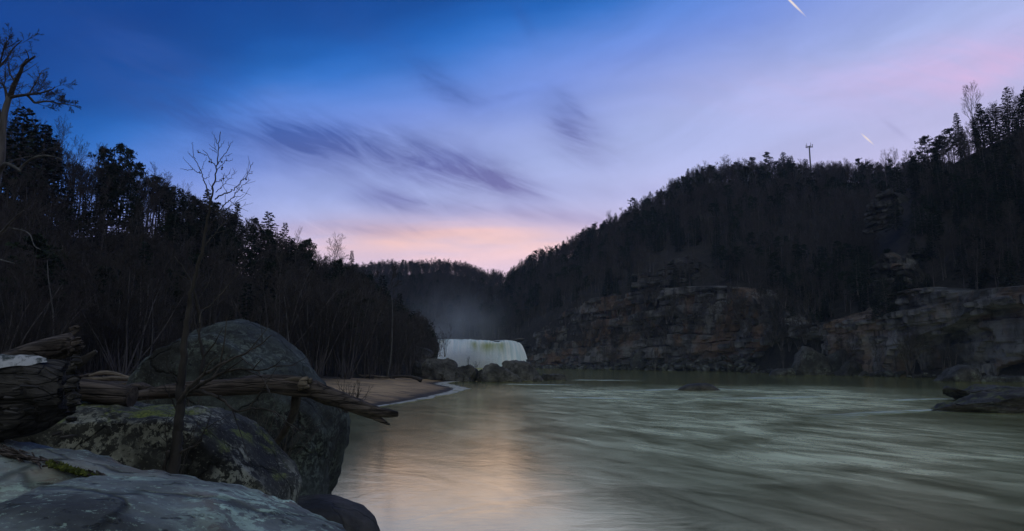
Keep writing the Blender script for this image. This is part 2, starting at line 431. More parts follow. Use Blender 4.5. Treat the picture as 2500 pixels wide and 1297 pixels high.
xs = np.concatenate([np.linspace(-110, -40, 40), np.linspace(-39, 14, 120)])
ys = np.concatenate([np.linspace(-12, 50, 60), np.linspace(51, 175, 150), np.linspace(178, 470, 50)])
XX, YY = np.meshgrid(xs, ys)
ZZ = bank_z(XX, YY)
for i in range(ZZ.shape[0]):
    for j in range(ZZ.shape[1]):
        if ZZ[i, j] > -1: ZZ[i, j] += 0.10 * min(1, max(0.15, ZZ[i, j])) * fbm((XX[i, j] * 0.25, YY[i, j] * 0.25, 3.0), 4)
m, t = new_mat("sand")
co = t.coord(); x, y, z = t.xyz(co)
n = t.noise(co, 0.22, 7, 0.65, 0.5); n2 = t.noise(co, 5.0, 6, 0.7); n3 = t.noise(t.scaled(co, (0.25, 1.3, 0.5)), 0.5, 6, 0.6, 0.5)
zz = z + (n - 0.5) * 0.5
col = t.ramp(zz * 0.4, [(0.0, c4(0.026, 0.022, 0.019)), (0.045, c4(0.05, 0.038, 0.029)), (0.085, c4(0.27, 0.18, 0.10)), (0.30, c4(0.42, 0.285, 0.16)), (0.52, c4(0.32, 0.22, 0.125)), (0.66, c4(0.05, 0.039, 0.031)), (0.85, c4(0.055, 0.043, 0.035))])
col = t.mix(n3.step(0.48, 0.62) * 0.75, col, c4(0.07, 0.056, 0.045))
col = t.scalecol(col, n2 * 0.8 + 0.6)
finish(m, t, col, 0.9, n2 + n * 2.0, 0.8, 0.08)
grid_mesh("riverbank", np.stack([XX, YY, ZZ], -1), m)

# water: slow, silty, smoothed by its own turbulence
m, t = new_mat("river_water")
co = t.coord(); x, y, z = t.xyz(co)
fa = math.radians(-62)
def flow(k_al, k_ac, off):
    return t.vec((x * math.cos(fa) + y * math.sin(fa)) * k_al, (y * math.cos(fa) - x * math.sin(fa)) * k_ac, off)
warpc = t.noise(co, 0.045, 4, 0.5, color=True)
wv = t.node("ShaderNodeVectorMath", operation="MULTIPLY_ADD"); t.link(warpc, wv.inputs[0]); wv.inputs[1].default_value = (3.4, 3.4, 0); t.link(flow(0.065, 0.13, 0.0), wv.inputs[2])
s1 = t.noise(wv.outputs[0], 1.5, 5, 0.55, 0.6)                 # long current streaks
s2 = t.noise(flow(0.20, 0.60, 4.0), 1.0, 6, 0.6, 0.8)
rip = t.noise(t.vec(x * 0.55, y * 1.6, 0.0), 1.5, 5, 0.62, 0.6)
rip2 = t.noise(t.vec(x * 1.3, y * 4.5 + x * 0.5, 3.0), 1.6, 4, 0.6, 0.4)
calm = t.noise(co, 0.03, 4, 0.5, 0.5)
ruff = ((s1.step(0.26, 0.74) * 0.6 + 0.4) * (s2.step(0.14, 0.76) * 0.85 + 0.15) * calm.step(0.18, 0.56)) * (y.step(8.0, 40.0) * 0.45 + 0.55) * ((x + y * 0.03).step(-7.0, 20.0) * 0.85 + 0.15) * (1.0 - y.step(85.0, 140.0)) * (1.0 - (x - y * 0.35).step(8.0, 26.0) * 0.75)
hgt = s1 * 0.9 + rip * 0.11 + rip2 * 0.045
bump = t.node("ShaderNodeBump"); bump.inputs["Strength"].default_value = 0.35; bump.inputs["Distance"].default_value = 0.10; t.link(hgt, bump.inputs["Height"])
gl = t.node("ShaderNodeBsdfGlossy"); gl.inputs["Color"].default_value = c4(1.0, 0.96, 0.60); t.set(gl.inputs["Roughness"], ruff * 0.32 + 0.12)
t.link(bump.outputs[0], gl.inputs["Normal"])
foam_sheen = t.mix((ruff * 1.5).clamp(), c4(0.36, 0.40, 0.19), c4(0.88, 0.94, 0.58))  # silt and foam, also paled to stand in for sky glare on ripples
df = t.node("ShaderNodeBsdfDiffuse"); t.link(foam_sheen, df.inputs["Color"])
fr = t.node("ShaderNodeFresnel"); fr.inputs["IOR"].default_value = 1.36; t.link(bump.outputs[0], fr.inputs["Normal"])
fac = (t.e(fr.outputs[0]) * 0.9 + 0.70).min(0.95) * (1.0 - ruff * 0.62)
mx = t.node("ShaderNodeMixShader"); t.link(fac, mx.inputs[0]); t.link(df.outputs[0], mx.inputs[1]); t.link(gl.outputs[0], mx.inputs[2])
t.link(mx.outputs[0], t.node("ShaderNodeOutputMaterial").inputs[0])
M["water"] = m
wg = np.array([[[x_, y_, 0.0] for x_ in (-160, 0, 180, 420)] for y_ in (-60, 100, 300, 438)], float)
grid_mesh("river", wg, m)

# ------------------------------------------------------------------ hills
def interp_cols(cols, xs_):
    k = np.array([c[0] for c in cols], float)
    A = np.array([c[1:] for c in cols], float)
    return np.stack([np.interp(xs_, k, A[:, i]) for i in range(A.shape[1])], 1)
def hill(name, xs_, rowsf, M_, amp, mat, seed):
    """rowsf(px) gives the section of the slope at that bearing from the water to behind the ridge."""
    G = []
    for px in xs_:
        r = np.array(rowsf(px)); L = np.arange(len(r)) / (len(r) - 1.0)
        q = np.linspace(0, 1, M_)
        G.append(np.stack([np.interp(q, L, r[:, c]) for c in range(3)], 1))
    G = np.array(G).transpose(1, 0, 2)
    for i in range(G.shape[0]):
        for j in range(G.shape[1]):
            p = G[i, j]; e = min(1.0, 2.5 * i / (M_ - 1.0))
            p[2] += amp * e * fbm(p * 0.035 + seed, 4); p[1] += amp * 0.8 * e * fbm(p * 0.03 + seed + 9, 3)
    grid_mesh(name, G, mat)
    return G

def unseen_wall(name, pts, z1, out):
    G = np.array([[[x_, y_, -1.5], [x_ + 0.25 * ox, y_ + 0.25 * oy, z1 * 0.35], [x_ + 0.6 * ox, y_ + 0.6 * oy, z1 * 0.8], [x_ + ox, y_ + oy, z1], [x_ + 2.2 * ox, y_ + 2.2 * oy, z1 * 0.9]] for (x_, y_), (ox, oy) in zip(pts, out)], float)
    for p in G.reshape(-1, 3): p += np.array([0, 0, 3.0 * mn.noise(Vector(p * 0.05))])
    grid_mesh(name, G, M["litter"])
unseen_wall("hillside", [(-55, 42), (-52, 20), (-48, -20), (-40, -70), (-30, -130), (0, -190)], 58, [(-45, 0), (-45, 0), (-45, -6), (-45, -14), (-45, -30), (-30, -45)])  # slope out of view, added to keep side light off the foreground
unseen_wall("bluff", [(96, 60), (92, 20), (88, -40), (74, -110), (40, -170), (0, -190)], 85, [(50, 10), (52, 0), (52, -10), (50, -20), (40, -45), (-10, -60)])  # opposite slope, also unseen, added to block light from the right and behind

TREE_H = 16.0
LC = [(-900, 40, 62, -60), (-300, 56, 92, 120), (0, 66, 106, 262), (100, 73, 115, 300), (200, 80, 125, 392), (300, 88, 135, 395), (400, 95, 145, 430), (480, 99, 150, 470), (560, 102, 155, 505), (640, 105, 160, 535),
      (700, 108, 165, 575), (790, 114, 180, 615), (870, 122, 200, 645), (930, 132, 210, 690), (1000, 150, 215, 775), (1045, 185, 232, 838), (1060, 215, 245, 862)]
def lrow(px):
    b, rd, ty = interp_cols(LC, [px])[0]
    d = ray(px, 880); x0 = d[0] / d[1]
    zb = float(bank_z(np.array([x0 * b]), np.array([b]))[0])
    top = P(px, ty, rd); top[2] = max(top[2] - TREE_H * 0.95, zb + 0.5)
    p0 = np.array([x0 * b, b, zb - 0.4]); p1 = np.array([x0 * (b + 9), b + 9, zb + 1.5])
    mid = 0.45 * p1 + 0.55 * top; mid[2] -= 1.0
    back = np.array([top[0] * 1.35, top[1] * 1.35, top[2] - 6])
    return [p0, p1, 0.5 * (p1 + mid), mid, 0.5 * (mid + top), top, back]
GL = hill("hillside", np.linspace(-900, 1060, 100), lrow, 30, 1.2, M["litter"], 1.0)

RC = [(1240, 436, 545, 655, 838), (1290, 405, 520, 622, 812), (1340, 382, 505, 605, 770), (1400, 360, 485, 580, 735), (1500, 330, 455, 522, 718), (1600, 305, 432, 470, 706), (1700, 285, 422, 405, 702), (1800, 265, 412, 390, 712), (1850, 250, 405, 388, 770),
      (1900, 235, 400, 382, 800), (2000, 215, 392, 398, 790), (2100, 200, 382, 395, 770), (2200, 190, 372, 392, 760), (2500, 170, 350, 380, 740)]
def rrow(px):
    b, rd, ty, cy_ = interp_cols(RC, [px])[0]
    d = ray(px, 880); x0 = d[0] / d[1]
    top = P(px, ty, rd); top[2] -= TREE_H * 0.85
    ct = P(px, cy_, b + 17)
    p0 = np.array([x0 * (b + 4), b + 4, -1.0]); p1 = np.array([x0 * (b + 7), b + 7, 3.0])
    back = np.array([top[0] * 1.3, top[1] * 1.3, top[2] - 10])
    return [p0, p1, ct, ct * 0.66 + top * 0.34, ct * 0.33 + top * 0.67, top, back]
GR = hill("hillside", np.linspace(1240, 2500, 90), rrow, 36, 2.2, M["litter"], 5.0)

BC = [(2095, 203, 262, 560, 770), (2120, 198, 262, 520, 752), (2150, 194, 264, 440, 742), (2200, 186, 258, 378, 735), (2280, 175, 246, 330, 725), (2340, 168, 236, 296, 720), (2420, 160, 226, 252, 712), (2500, 152, 215, 212, 704), (2700, 132, 190, 120, 690), (3000, 112, 165, 0, 660), (3500, 80, 130, -200, 600)]
def brow(px):
    b, rd, ty, cy_ = interp_cols(BC, [px])[0]
    d = ray(px, 880); x0 = d[0] / d[1]
    top = P(px, ty, rd); top[2] -= TREE_H * 0.85
    ct = P(px, cy_, b + 16)
    p0 = np.array([x0 * (b + 4), b + 4, -1.0]); p1 = np.array([x0 * (b + 8), b + 8, 3.0])
    back = np.array([top[0] * 1.35, top[1] * 1.35, top[2] - 8])
    return [p0, p1, ct, ct * 0.6 + top * 0.4, ct * 0.25 + top * 0.75, top, back]
GB = hill("bluff", np.linspace(2095, 3500, 70), brow, 30, 1.8, M["litter"], 8.0)

FC = [(700, 480, 640, 640), (880, 480, 635, 642), (950, 478, 632, 634), (1000, 476, 630, 632), (1060, 474, 628, 631), (1130, 470, 625, 636), (1180, 468, 622, 654), (1250, 466, 622, 664), (1350, 466, 620, 650), (1450, 470, 620, 640)]
FALL_Y = 420.0
ZTOP = float(P(1150, 830, FALL_Y)[2])
def frow(px):
    b, rd, ty = interp_cols(FC, [px])[0]
    d = ray(px, 880); x0 = d[0] / d[1]
    top = P(px, ty, rd); top[2] -= TREE_H * 0.8
    p0 = np.array([x0 * b, b, ZTOP - 1]); p1 = np.array([x0 * (b + 6), b + 6, ZTOP + 3])
    back = np.array([top[0] * 1.3, top[1] * 1.3, top[2] - 15])
    pd = p0.copy(); pd[1] -= 3; pd[2] = -3.0
    return [pd, p0, p1, p1 * 0.66 + top * 0.34, p1 * 0.33 + top * 0.67, top, back]
GF = hill("far_ridge", np.linspace(700, 1450, 60), frow, 26, 1.6, M["litter"], 13.0)

# river above the falls, its bed and the rock step it pours over
up = np.array([[[P(px, 880, y_)[0], y_, ZTOP - 0.25] for px in (880, 1000, 1100, 1200, 1275)] for y_ in (FALL_Y + 0.5, 440, 460, 478)], float)
grid_mesh("upper_river", up, M["water"])

# ------------------------------------------------------------------ waterfall
m, t = new_mat("falling_water")
co = t.coord("UV"); uu, vv, _ = t.xyz(co)
st = t.noise(t.vec(uu * 34.0, vv * 0.7, 0.0), 1.0, 7, 0.62, 0.2); st2 = t.noise(t.vec(uu * 9.0, vv * 0.5, 7.0), 1.0, 4, 0.55, 0.2)
green = (uu.step(0.42, 0.56) * (1.0 - uu.step(0.82, 0.92))) * vv.step(0.06, 0.32) * (1.0 - vv.step(0.35, 0.85)) * (st2.step(0.36, 0.60) * 0.7 + 0.3)
col = t.mix(st.step(0.36, 0.62) * 0.9, c4(0.95, 0.97, 0.97), c4(0.60, 0.74, 0.80))
col = t.mix((green * (st * 0.9 + 0.5)).clamp(), col, c4(0.34, 0.38, 0.14))
b = t.node("ShaderNodeBsdfDiffuse"); t.link(col, b.inputs[0])
tr = t.node("ShaderNodeBsdfTranslucent"); t.link(col, tr.inputs[0])
mx = t.node("ShaderNodeMixShader"); mx.inputs[0].default_value = 0.25; t.link(b.outputs[0], mx.inputs[1]); t.link(tr.outputs[0], mx.inputs[2])
t.link(mx.outputs[0], t.node("ShaderNodeOutputMaterial").inputs[0])
LIP = catmull([P(1040, 829, 428), P(1070, 829, 424), P(1110, 829, 421), P(1150, 830, FALL_Y), P(1180, 832, FALL_Y), P(1205, 833, 419), P(1232, 831, 416), P(1252, 833, 415), P(1264, 836, 414)], 120, False)
Vf, Ff, UVf = [], [], []
R_ = 30
for i in range(R_):
    f_ = i / (R_ - 1.0)
    for j in range(120):
        s_ = j / 119.0; p = LIP[j]
        drop = f_ ** 1.55 * (p[2] + 0.6)
        out = 10.0 * f_ ** 0.85
        rdg = (mn.fractal(Vector((s_ * 30.0, 0.3 * f_, 2.0)), 0.8, 2.0, 4) * 1.2 + mn.noise(Vector((s_ * 7, 0, 5.0))) * 2.2) * (0.15 + f_ * 0.9)
        side = max(0.0, (s_ - 0.72) / 0.28) ** 1.5 * 7.0 * f_ ** 0.7
        Vf.append((p[0] + side, p[1] - out - rdg, p[2] - drop + (0.8 * mn.noise(Vector((s_ * 7, 3, 0))) * 1.5 + 0.5 * mn.noise(Vector((s_ * 31, 3, 5)))) * max(0, 1 - f_ * 4)))
        UVf.append((s_, f_))
for i in range(R_ - 1):
    for j in range(119):
        a = i * 120 + j; Ff.append((a, a + 1, a + 121, a + 120))
me = mesh_of("water_curtain", Vf, Ff, m)
uvl = me.uv_layers.new(name="UVMap")
for lp in me.loops: uvl.data[lp.index].uv = UVf[lp.vertex_index]
wf = root("waterfall", (float(LIP[60][0]), FALL_Y, 0.0), "broad white waterfall pouring over a rock step at the head of the river", "waterfall")
o = link("water_curtain", me, wf); o.location = -np.array(wf.location)
# smooth sheet of water drawn over the lip
lipG = np.array([[LIP[j] + np.array([0, dy_, dz_ + 0.12 * mn.noise(Vector((j * 0.2, dy_ * 0.3, 1)))]) for j in range(0, 120, 2)] for dy_, dz_ in ((0.02, 0.02), (1.2, 0.22), (3.5, 0.28), (8.0, 0.15), (16, -0.2))])
n_ = lipG.shape[1]
me = mesh_of("lip_water", lipG.reshape(-1, 3) - np.array(wf.location), [(i * n_ + j, i * n_ + j + 1, (i + 1) * n_ + j + 1, (i + 1) * n_ + j) for i in range(4) for j in range(n_ - 1)], m)
uvl = me.uv_layers.new(name="UVMap")
for lp in me.loops:
    i_, j_ = divmod(lp.vertex_index, n_); uvl.data[lp.index].uv = (j_ / n_ * 0.3, 0.6 + 0.05 * i_)
link("lip_water", me, wf)

# ------------------------------------------------------------------ cliffs
def block_mesh(seed):
    import bmesh
    bm = bmesh.new(); bmesh.ops.create_cube(bm, size=1.0)
    bmesh.ops.subdivide_edges(bm, edges=bm.edges[:], cuts=2, use_grid_fill=True)
    for v_ in bm.verts:
        c_ = v_.co.copy()
        k = 1.0 - 0.10 * (sum(1 for q in c_ if abs(q) > 0.45) - 1)
        v_.co = c_ * k + Vector((fbm(c_ * 1.6 + Vector((seed, 0, 0)), 3), fbm(c_ * 1.6 + Vector((0, seed, 9)), 3), fbm(c_ * 1.6 + Vector((5, 0, seed)), 3))) * 0.10
    me = bpy.data.meshes.new("rock_block"); bm.to_mesh(me); bm.free()
    return me
BLK = {}
def blocks(mat_):
    if mat_ not in BLK:
        BLK[mat_] = [block_mesh(i * 7.3 + len(BLK) * 3) for i in range(6)]
        for b_ in BLK[mat_]: b_.materials.append(M[mat_])
    return BLK[mat_]

def cliff(name, label, pts, ztop, zbot, mat_, seed, nblk, prof=None, ds=1.2, dzz=0.6, lay=4.4, amp=1.6, cap=14.0, blk=(2.0, 9.5, 0.8, 2.8), tilt=0.05, zr=(0.0, 1.0)):
    """pts: foot of the wall on the ground from left to right; courses of sandstone set back and proud of one another."""
    pts = np.asarray(pts, float); L = np.concatenate([[0], np.cumsum(np.linalg.norm(np.diff(pts, axis=0), axis=1))])
    ns = max(6, int(L[-1] / ds)); S = np.linspace(0, L[-1], ns)
    X = np.interp(S, L, pts[:, 0]); Y = np.interp(S, L, pts[:, 1]); ZT = np.interp(S, L, ztop); ZB = np.interp(S, L, zbot)
    tx, ty = np.gradient(X), np.gradient(Y); l_ = np.hypot(tx, ty); nx, ny = -ty / l_, tx / l_           # left of travel
    sg = np.sign(np.mean(nx * (0 - X) + ny * (0 - Y))); nx, ny = nx * sg, ny * sg                        # face the camera side
    nz = int((ZT - ZB).max() / dzz) + 2
    def off(s, z, zt, zb):
        q = z - tilt * s + 2.6 * mn.noise(Vector((s * 0.03, z * 0.05, seed))) + 0.5 * mn.noise(Vector((s * 0.2, z * 0.1, seed + 4)))
        k = math.floor(q / lay); fr_ = q / lay - k
        h1 = mn.cell(Vector((k * 1.0 + 0.5, seed + 0.5, 0.5)))
        bs = math.floor(s / (7.0 + 9 * h1) + 7 * h1 + 0.35 * mn.noise(Vector((z * 0.5, s * 0.1, seed))))
        h2 = mn.cell(Vector((k + 0.5, bs + 0.5, seed + 20.5)))
        o_ = amp * (h1 - 0.5) * 1.6 + amp * (h2 - 0.5) * 1.3 + 1.4 * fbm((s * 0.08, z * 0.08, seed), 4) + 0.25 * fbm((s * 0.6, z * 0.8, seed), 3)
        if fr_ < 0.16: o_ -= amp * 0.9 * max(0.0, mn.noise(Vector((s * 0.05, k * 3.1, seed + 2))) + 0.35)
        o_ -= 0.15 * (z - zb)                                            # leans back
        if prof: o_ += prof(s, z)
        return o_
    G = []
    for iz in range(nz):
        f_ = iz / (nz - 1.0); row = []
        for i in range(ns):
            z = ZB[i] + (ZT[i] - ZB[i]) * f_
            d_ = off(S[i], z, ZT[i], ZB[i])
            row.append([X[i] + nx[i] * d_, Y[i] + ny[i] * d_, z])
        G.append(row)
    for c_, up_ in ((0.35, 0.6), (0.7, 0.9), (1.0, 0.3)):
        G.append([[G[nz - 1][i][0] - nx[i] * cap * c_, G[nz - 1][i][1] - ny[i] * cap * c_, ZT[i] + up_] for i in range(ns)])
    G = np.array(G); base = np.array([X.mean(), Y.mean(), ZB.min()])
    r = root(name, base, label, "cliff")
    m_, n_ = G.shape[:2]
    fs = [(i * n_ + j, i * n_ + j + 1, (i + 1) * n_ + j + 1, (i + 1) * n_ + j) for i in range(m_ - 1) for j in range(n_ - 1)]
    link("rock_face", mesh_of("rock_face", G.reshape(-1, 3) - base, fs, M[mat_], smooth=False), r)
    rb = random.Random(int(seed * 10)); bl = blocks(mat_)
    for _ in range(nblk):
        i = rb.randrange(ns); f_ = rb.uniform(*zr); z = ZB[i] + (ZT[i] - ZB[i]) * f_
        q = z - tilt * S[i]; q = math.floor(q / lay) * lay + lay * rb.choice((0.55, 0.72, 0.85)); z = q + tilt * S[i]
        if not ZB[i] < z < ZT[i]: continue
        d_ = off(S[i], z, ZT[i], ZB[i])
        if prof and prof(S[i], z) < -3: continue
        sx_, sz_ = rb.uniform(blk[0], blk[1]), rb.uniform(blk[2], blk[3])
        o = link("rock_block", rb.choice(bl), r, np.array([X[i] + nx[i] * (d_ - 0.35), Y[i] + ny[i] * (d_ - 0.35), z]) - base)
        o.scale = (sx_, rb.uniform(2.0, 3.4), sz_)
        o.rotation_euler = (rb.uniform(-0.06, 0.06), -tilt + rb.uniform(-0.03, 0.03), math.atan2(ty[i], tx[i]) + rb.uniform(-0.2, 0.2))
    return r

def foot(cols, px, add=0.0):
    b = np.interp(px, [c[0] for c in cols], [c[1] for c in cols]) + add
    return P(px, 880, b)[:2], b
pxs = list(range(1285, 2121, 35))
ft = [foot(RC, p) for p in pxs]
cyf = lambda p, C: np.interp(p, [c[0] for c in C], [c[4] for c in C])
L0 = np.concatenate([[0], np.cumsum([np.linalg.norm(ft[i + 1][0] - ft[i][0]) for i in range(len(ft) - 1)])])
s_of = lambda p: float(np.interp(p, pxs, L0))
def prof1(s, z):
    d = 0.0
    a, b_ = s_of(1795), s_of(1985)
    if a < s < b_:                                            # the low cave under the overhang
        h = 2.0 + 10.5 * min(1.0, (s - a) / (b_ - a) * 2.4)
        if z < h: d -= 14 * min(1, (h - z) / 1.5)
    if s > s_of(1985) and z < 6: d -= 1.5
    return d
cliff("cliff", "long layered sandstone cliff band above the rubble shore on the far bank", [f[0] for f in ft], [P(p, cyf(p, RC), f[1] + 9)[2] for p, f in zip(pxs, ft)], [-0.8] * len(ft), "cliff", 3.0, 120, prof1, ds=1.1, dzz=0.5)

pxs2 = list(range(2005, 2621, 30))
ft2 = [foot(BC if p > 2100 else RC, p, -2.5) for p in pxs2]
L2 = np.concatenate([[0], np.cumsum([np.linalg.norm(ft2[i + 1][0] - ft2[i][0]) for i in range(len(ft2) - 1)])])
s_of2 = lambda p: float(np.interp(p, pxs2, L2))
def zat(px, py, pxsx=pxs2, ftx=ft2): return P(px, py, float(np.interp(px, pxsx, [f[1] for f in ftx])))[2]
arch = [(s_of2(p), zat(p, y_)) for p, y_ in ((2165, 872), (2200, 838), (2235, 812), (2270, 802), (2310, 788), (2350, 762), (2380, 748), (2440, 742), (2620, 730))]
arch2 = [(s_of2(p), zat(p, y_)) for p, y_ in ((2180, 866), (2240, 828), (2300, 806), (2370, 796), (2385, 830), (2400, 862), (2470, 862), (2500, 850), (2620, 842))]
cave = [(s_of2(p), zat(p, y_)) for p, y_ in ((2375, 899), (2400, 889), (2430, 880), (2470, 878), (2540, 876), (2620, 876))]
def prof2(s, z):
    d = 0.0
    if s > arch[0][0]:
        za = np.interp(s, [a[0] for a in arch], [a[1] for a in arch])
        if z < za: d -= 4.6 * min(1.0, (za - z) / 0.8)
        zb_ = np.interp(s, [a[0] for a in arch2], [a[1] for a in arch2])
        if z < zb_: d -= 1.6 * min(1.0, (zb_ - z) / 0.8)
    if s > cave[0][0]:
        zc = np.interp(s, [a[0] for a in cave], [a[1] for a in cave])
        if z < zc: d -= 15 * min(1.0, (zc - z) / 0.8)
    return d
cliff("cliff", "stained buff cliff with a slanting overhang and a black cave at the water", [f[0] for f in ft2], [P(p, np.interp(p, [2005, 2040, 2100, 2140, 2200, 2300, 2400, 2500, 2620], [795, 775, 762, 735, 712, 722, 712, 705, 695]), f[1] + 8)[2] for p, f in zip(pxs2, ft2)], [-0.8] * len(ft2), "cliff2", 6.0, 60, prof2, ds=0.8, dzz=0.4, lay=5.5, amp=0.9, blk=(2.0, 5.0, 1.0, 2.2), zr=(0.5, 1.0))

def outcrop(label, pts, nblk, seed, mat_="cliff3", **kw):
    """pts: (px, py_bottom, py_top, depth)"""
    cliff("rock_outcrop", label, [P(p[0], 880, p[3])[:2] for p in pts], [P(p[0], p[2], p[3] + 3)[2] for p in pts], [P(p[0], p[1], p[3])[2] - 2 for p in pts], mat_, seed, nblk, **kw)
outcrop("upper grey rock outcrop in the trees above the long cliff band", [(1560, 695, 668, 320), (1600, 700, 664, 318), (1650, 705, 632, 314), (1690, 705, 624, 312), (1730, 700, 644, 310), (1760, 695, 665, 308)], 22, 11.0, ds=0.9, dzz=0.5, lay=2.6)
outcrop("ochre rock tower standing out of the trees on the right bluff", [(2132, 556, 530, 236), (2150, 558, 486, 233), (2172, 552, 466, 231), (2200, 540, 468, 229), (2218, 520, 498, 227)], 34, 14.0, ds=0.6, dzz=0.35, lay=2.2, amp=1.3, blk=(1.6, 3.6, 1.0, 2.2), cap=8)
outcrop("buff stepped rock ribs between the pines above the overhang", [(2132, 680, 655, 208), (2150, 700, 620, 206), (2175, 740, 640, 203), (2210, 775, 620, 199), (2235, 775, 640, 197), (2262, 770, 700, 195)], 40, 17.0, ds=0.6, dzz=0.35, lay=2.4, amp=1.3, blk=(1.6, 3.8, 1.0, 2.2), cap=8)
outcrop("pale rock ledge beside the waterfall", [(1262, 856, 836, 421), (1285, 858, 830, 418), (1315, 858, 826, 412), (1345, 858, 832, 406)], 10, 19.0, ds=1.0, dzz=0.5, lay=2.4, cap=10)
# dark rock step behind and beside the falls
cliff("rock_wall", "dark undercut rock step beside the waterfall", [P(1000, 880, 433)[:2], P(1060, 880, 431)[:2], P(1150, 880, 427)[:2], P(1230, 880, 424)[:2], P(1262, 880, 423)[:2], P(1300, 880, 424)[:2], P(1320, 880, 414)[:2]], [ZTOP + 0.3, ZTOP - 0.6, ZTOP - 0.6, ZTOP - 0.6, ZTOP + 0.4, ZTOP + 1, ZTOP + 2], [-1] * 7, "cliff", 23.0, 12, lambda s, z: -3.0 * max(0, min(1, (ZTOP - 3 - z) / 3)), ds=1.5, dzz=0.8, cap=10)
# ------------------------------------------------------------------ tree builders
def unit(a): return a / (np.linalg.norm(a) + 1e-9)
def perp(d, r):
    a = np.array([r.gauss(0, 1), r.gauss(0, 1), r.gauss(0, 1)]); a -= d * a.dot(d); return unit(a)
def path(p0, d, length, n, wander, up, r):
    pts = [np.array(p0, float)]; d = unit(np.array(d, float))
    for _ in range(n):
        d = unit(d + perp(d, r) * wander + np.array([0, 0, up])); pts.append(pts[-1] + d * length / n)
    return np.array(pts)
def branch_out(g, pts, rad, length, levels, r, n=6, t0=0.35, ang=42, rmin=0.02, up=0.10, wander=0.16, ratio=0.55, sides=3, fork=True):
    """Side branches along a limb, down to the twigs."""
    if levels == 0: return
    m = len(pts) - 1; az = r.random() * 6.28
    for k in range(n):
        q = t0 + (1.0 - t0) * (k + r.random() * 0.8) / n
        q = min(q, 0.98); i = min(int(q * m), m - 1); f = q * m - i
        p = pts[i] * (1 - f) + pts[i + 1] * f; d = unit(pts[i + 1] - pts[i])
        a = perp(d, r); az += 2.4
        ref = unit(np.cross(d, [0.3, 0.1, 0.9])); ref2 = np.cross(d, ref)
        a = unit(ref * math.cos(az) + ref2 * math.sin(az) + 0.35 * a)
        th = math.radians(ang * r.uniform(0.7, 1.25))
        dd = d * math.cos(th) + a * math.sin(th)
        ln = length * ratio * r.uniform(0.7, 1.2) * (1.15 - 0.65 * q)
        rr = max(rmin, min(rad * (1.05 - 0.75 * q), rad) * 0.62)
        ns = 4 if levels > 2 else 3 if levels > 1 else 2
        pp = path(p, dd, ln, ns, wander, up, r)
        g.tube(pp, np.linspace(rr, max(rmin * 0.7, rr * 0.3), len(pp)), 4 if levels > 2 else sides, cap=False)
        branch_out(g, pp, rr, ln, levels - 1, r, max(3, n - 1), 0.25, ang, rmin, up, wander, ratio, sides)
def bare_tree(seed, h=16.0, levels=3, n=8, rmin=0.025, trunk_r=0.20, fork=0.5, spread=40, lean=0.0, mats=("bark", "twig")):
    r = random.Random(seed); gt, gc = Geo(), Geo()
    tp = path((0, 0, -0.6), (lean, 0.3 * lean, 1), h * 0.82, 9, 0.055, 0.03, r)
    rad = np.linspace(1, 0.18, 10) ** 0.9 * trunk_r; rad[0] *= 1.35
    gt.tube(tp, rad, 6, cap=False)
    branch_out(gc, tp, trunk_r * 0.8, h * 0.40 / 0.55, levels, r, n, fork, spread, rmin, 0.12, 0.16, 0.55)
    tip = path(tp[-1], tp[-1] - tp[-2], h * 0.18, 3, 0.15, 0.1, r)
    gc.tube(tip, np.linspace(rad[-1], rmin, 4), 3, cap=False)
    branch_out(gc, tip, rad[-1], h * 0.22, max(1, levels - 1), r, 5, 0.1, spread, rmin, 0.1, 0.16)
    return gt.mesh("trunk", M[mats[0]]), gc.mesh("crown", M[mats[1]])
def sapling(seed, h=9.0, stems=4, rmin=0.014, mats=("bark", "twig"), fan=0.22, tr=0.07, levels=2):
    r = random.Random(seed); gt, gc = Geo(), Geo()
    for k in range(stems):
        a = 6.28 * k / stems + r.random(); ln = h * r.uniform(0.65, 1.05)
        f = fan * r.uniform(0.3, 1.3)
        tp = path((math.cos(a) * 0.15, math.sin(a) * 0.15, -0.4), (math.cos(a) * f, math.sin(a) * f, 1), ln, 8, 0.085, 0.015, r)
        rr = tr * r.uniform(0.7, 1.2)
        gt.tube(tp, np.linspace(rr, rr * 0.2, 9), 5, cap=False)
        branch_out(gc, tp, rr * 0.6, ln * 0.42, levels, r, 9, 0.28, 34, rmin, 0.08, 0.12, 0.55)
    return gt.mesh("trunk", M[mats[0]]), gc.mesh("crown", M[mats[1]])
def spray(g, p, d, ln, w, r):
    """A needle spray: a small fan of narrow leaves."""
    for _ in range(2):
        a = perp(d, r); e = unit(d + a * r.uniform(-0.6, 0.6) + np.array([0, 0, r.uniform(-0.2, 0.25)])); L = ln * r.uniform(0.6, 1.2)
        b = unit(np.cross(e, a + np.array([0, 0, 0.4])))
        g.add([p - b * w * 0.3, p + e * L * 0.55 - b * w, p + e * L, p + e * L * 0.5 + b * w], [(0, 1, 2, 3)])
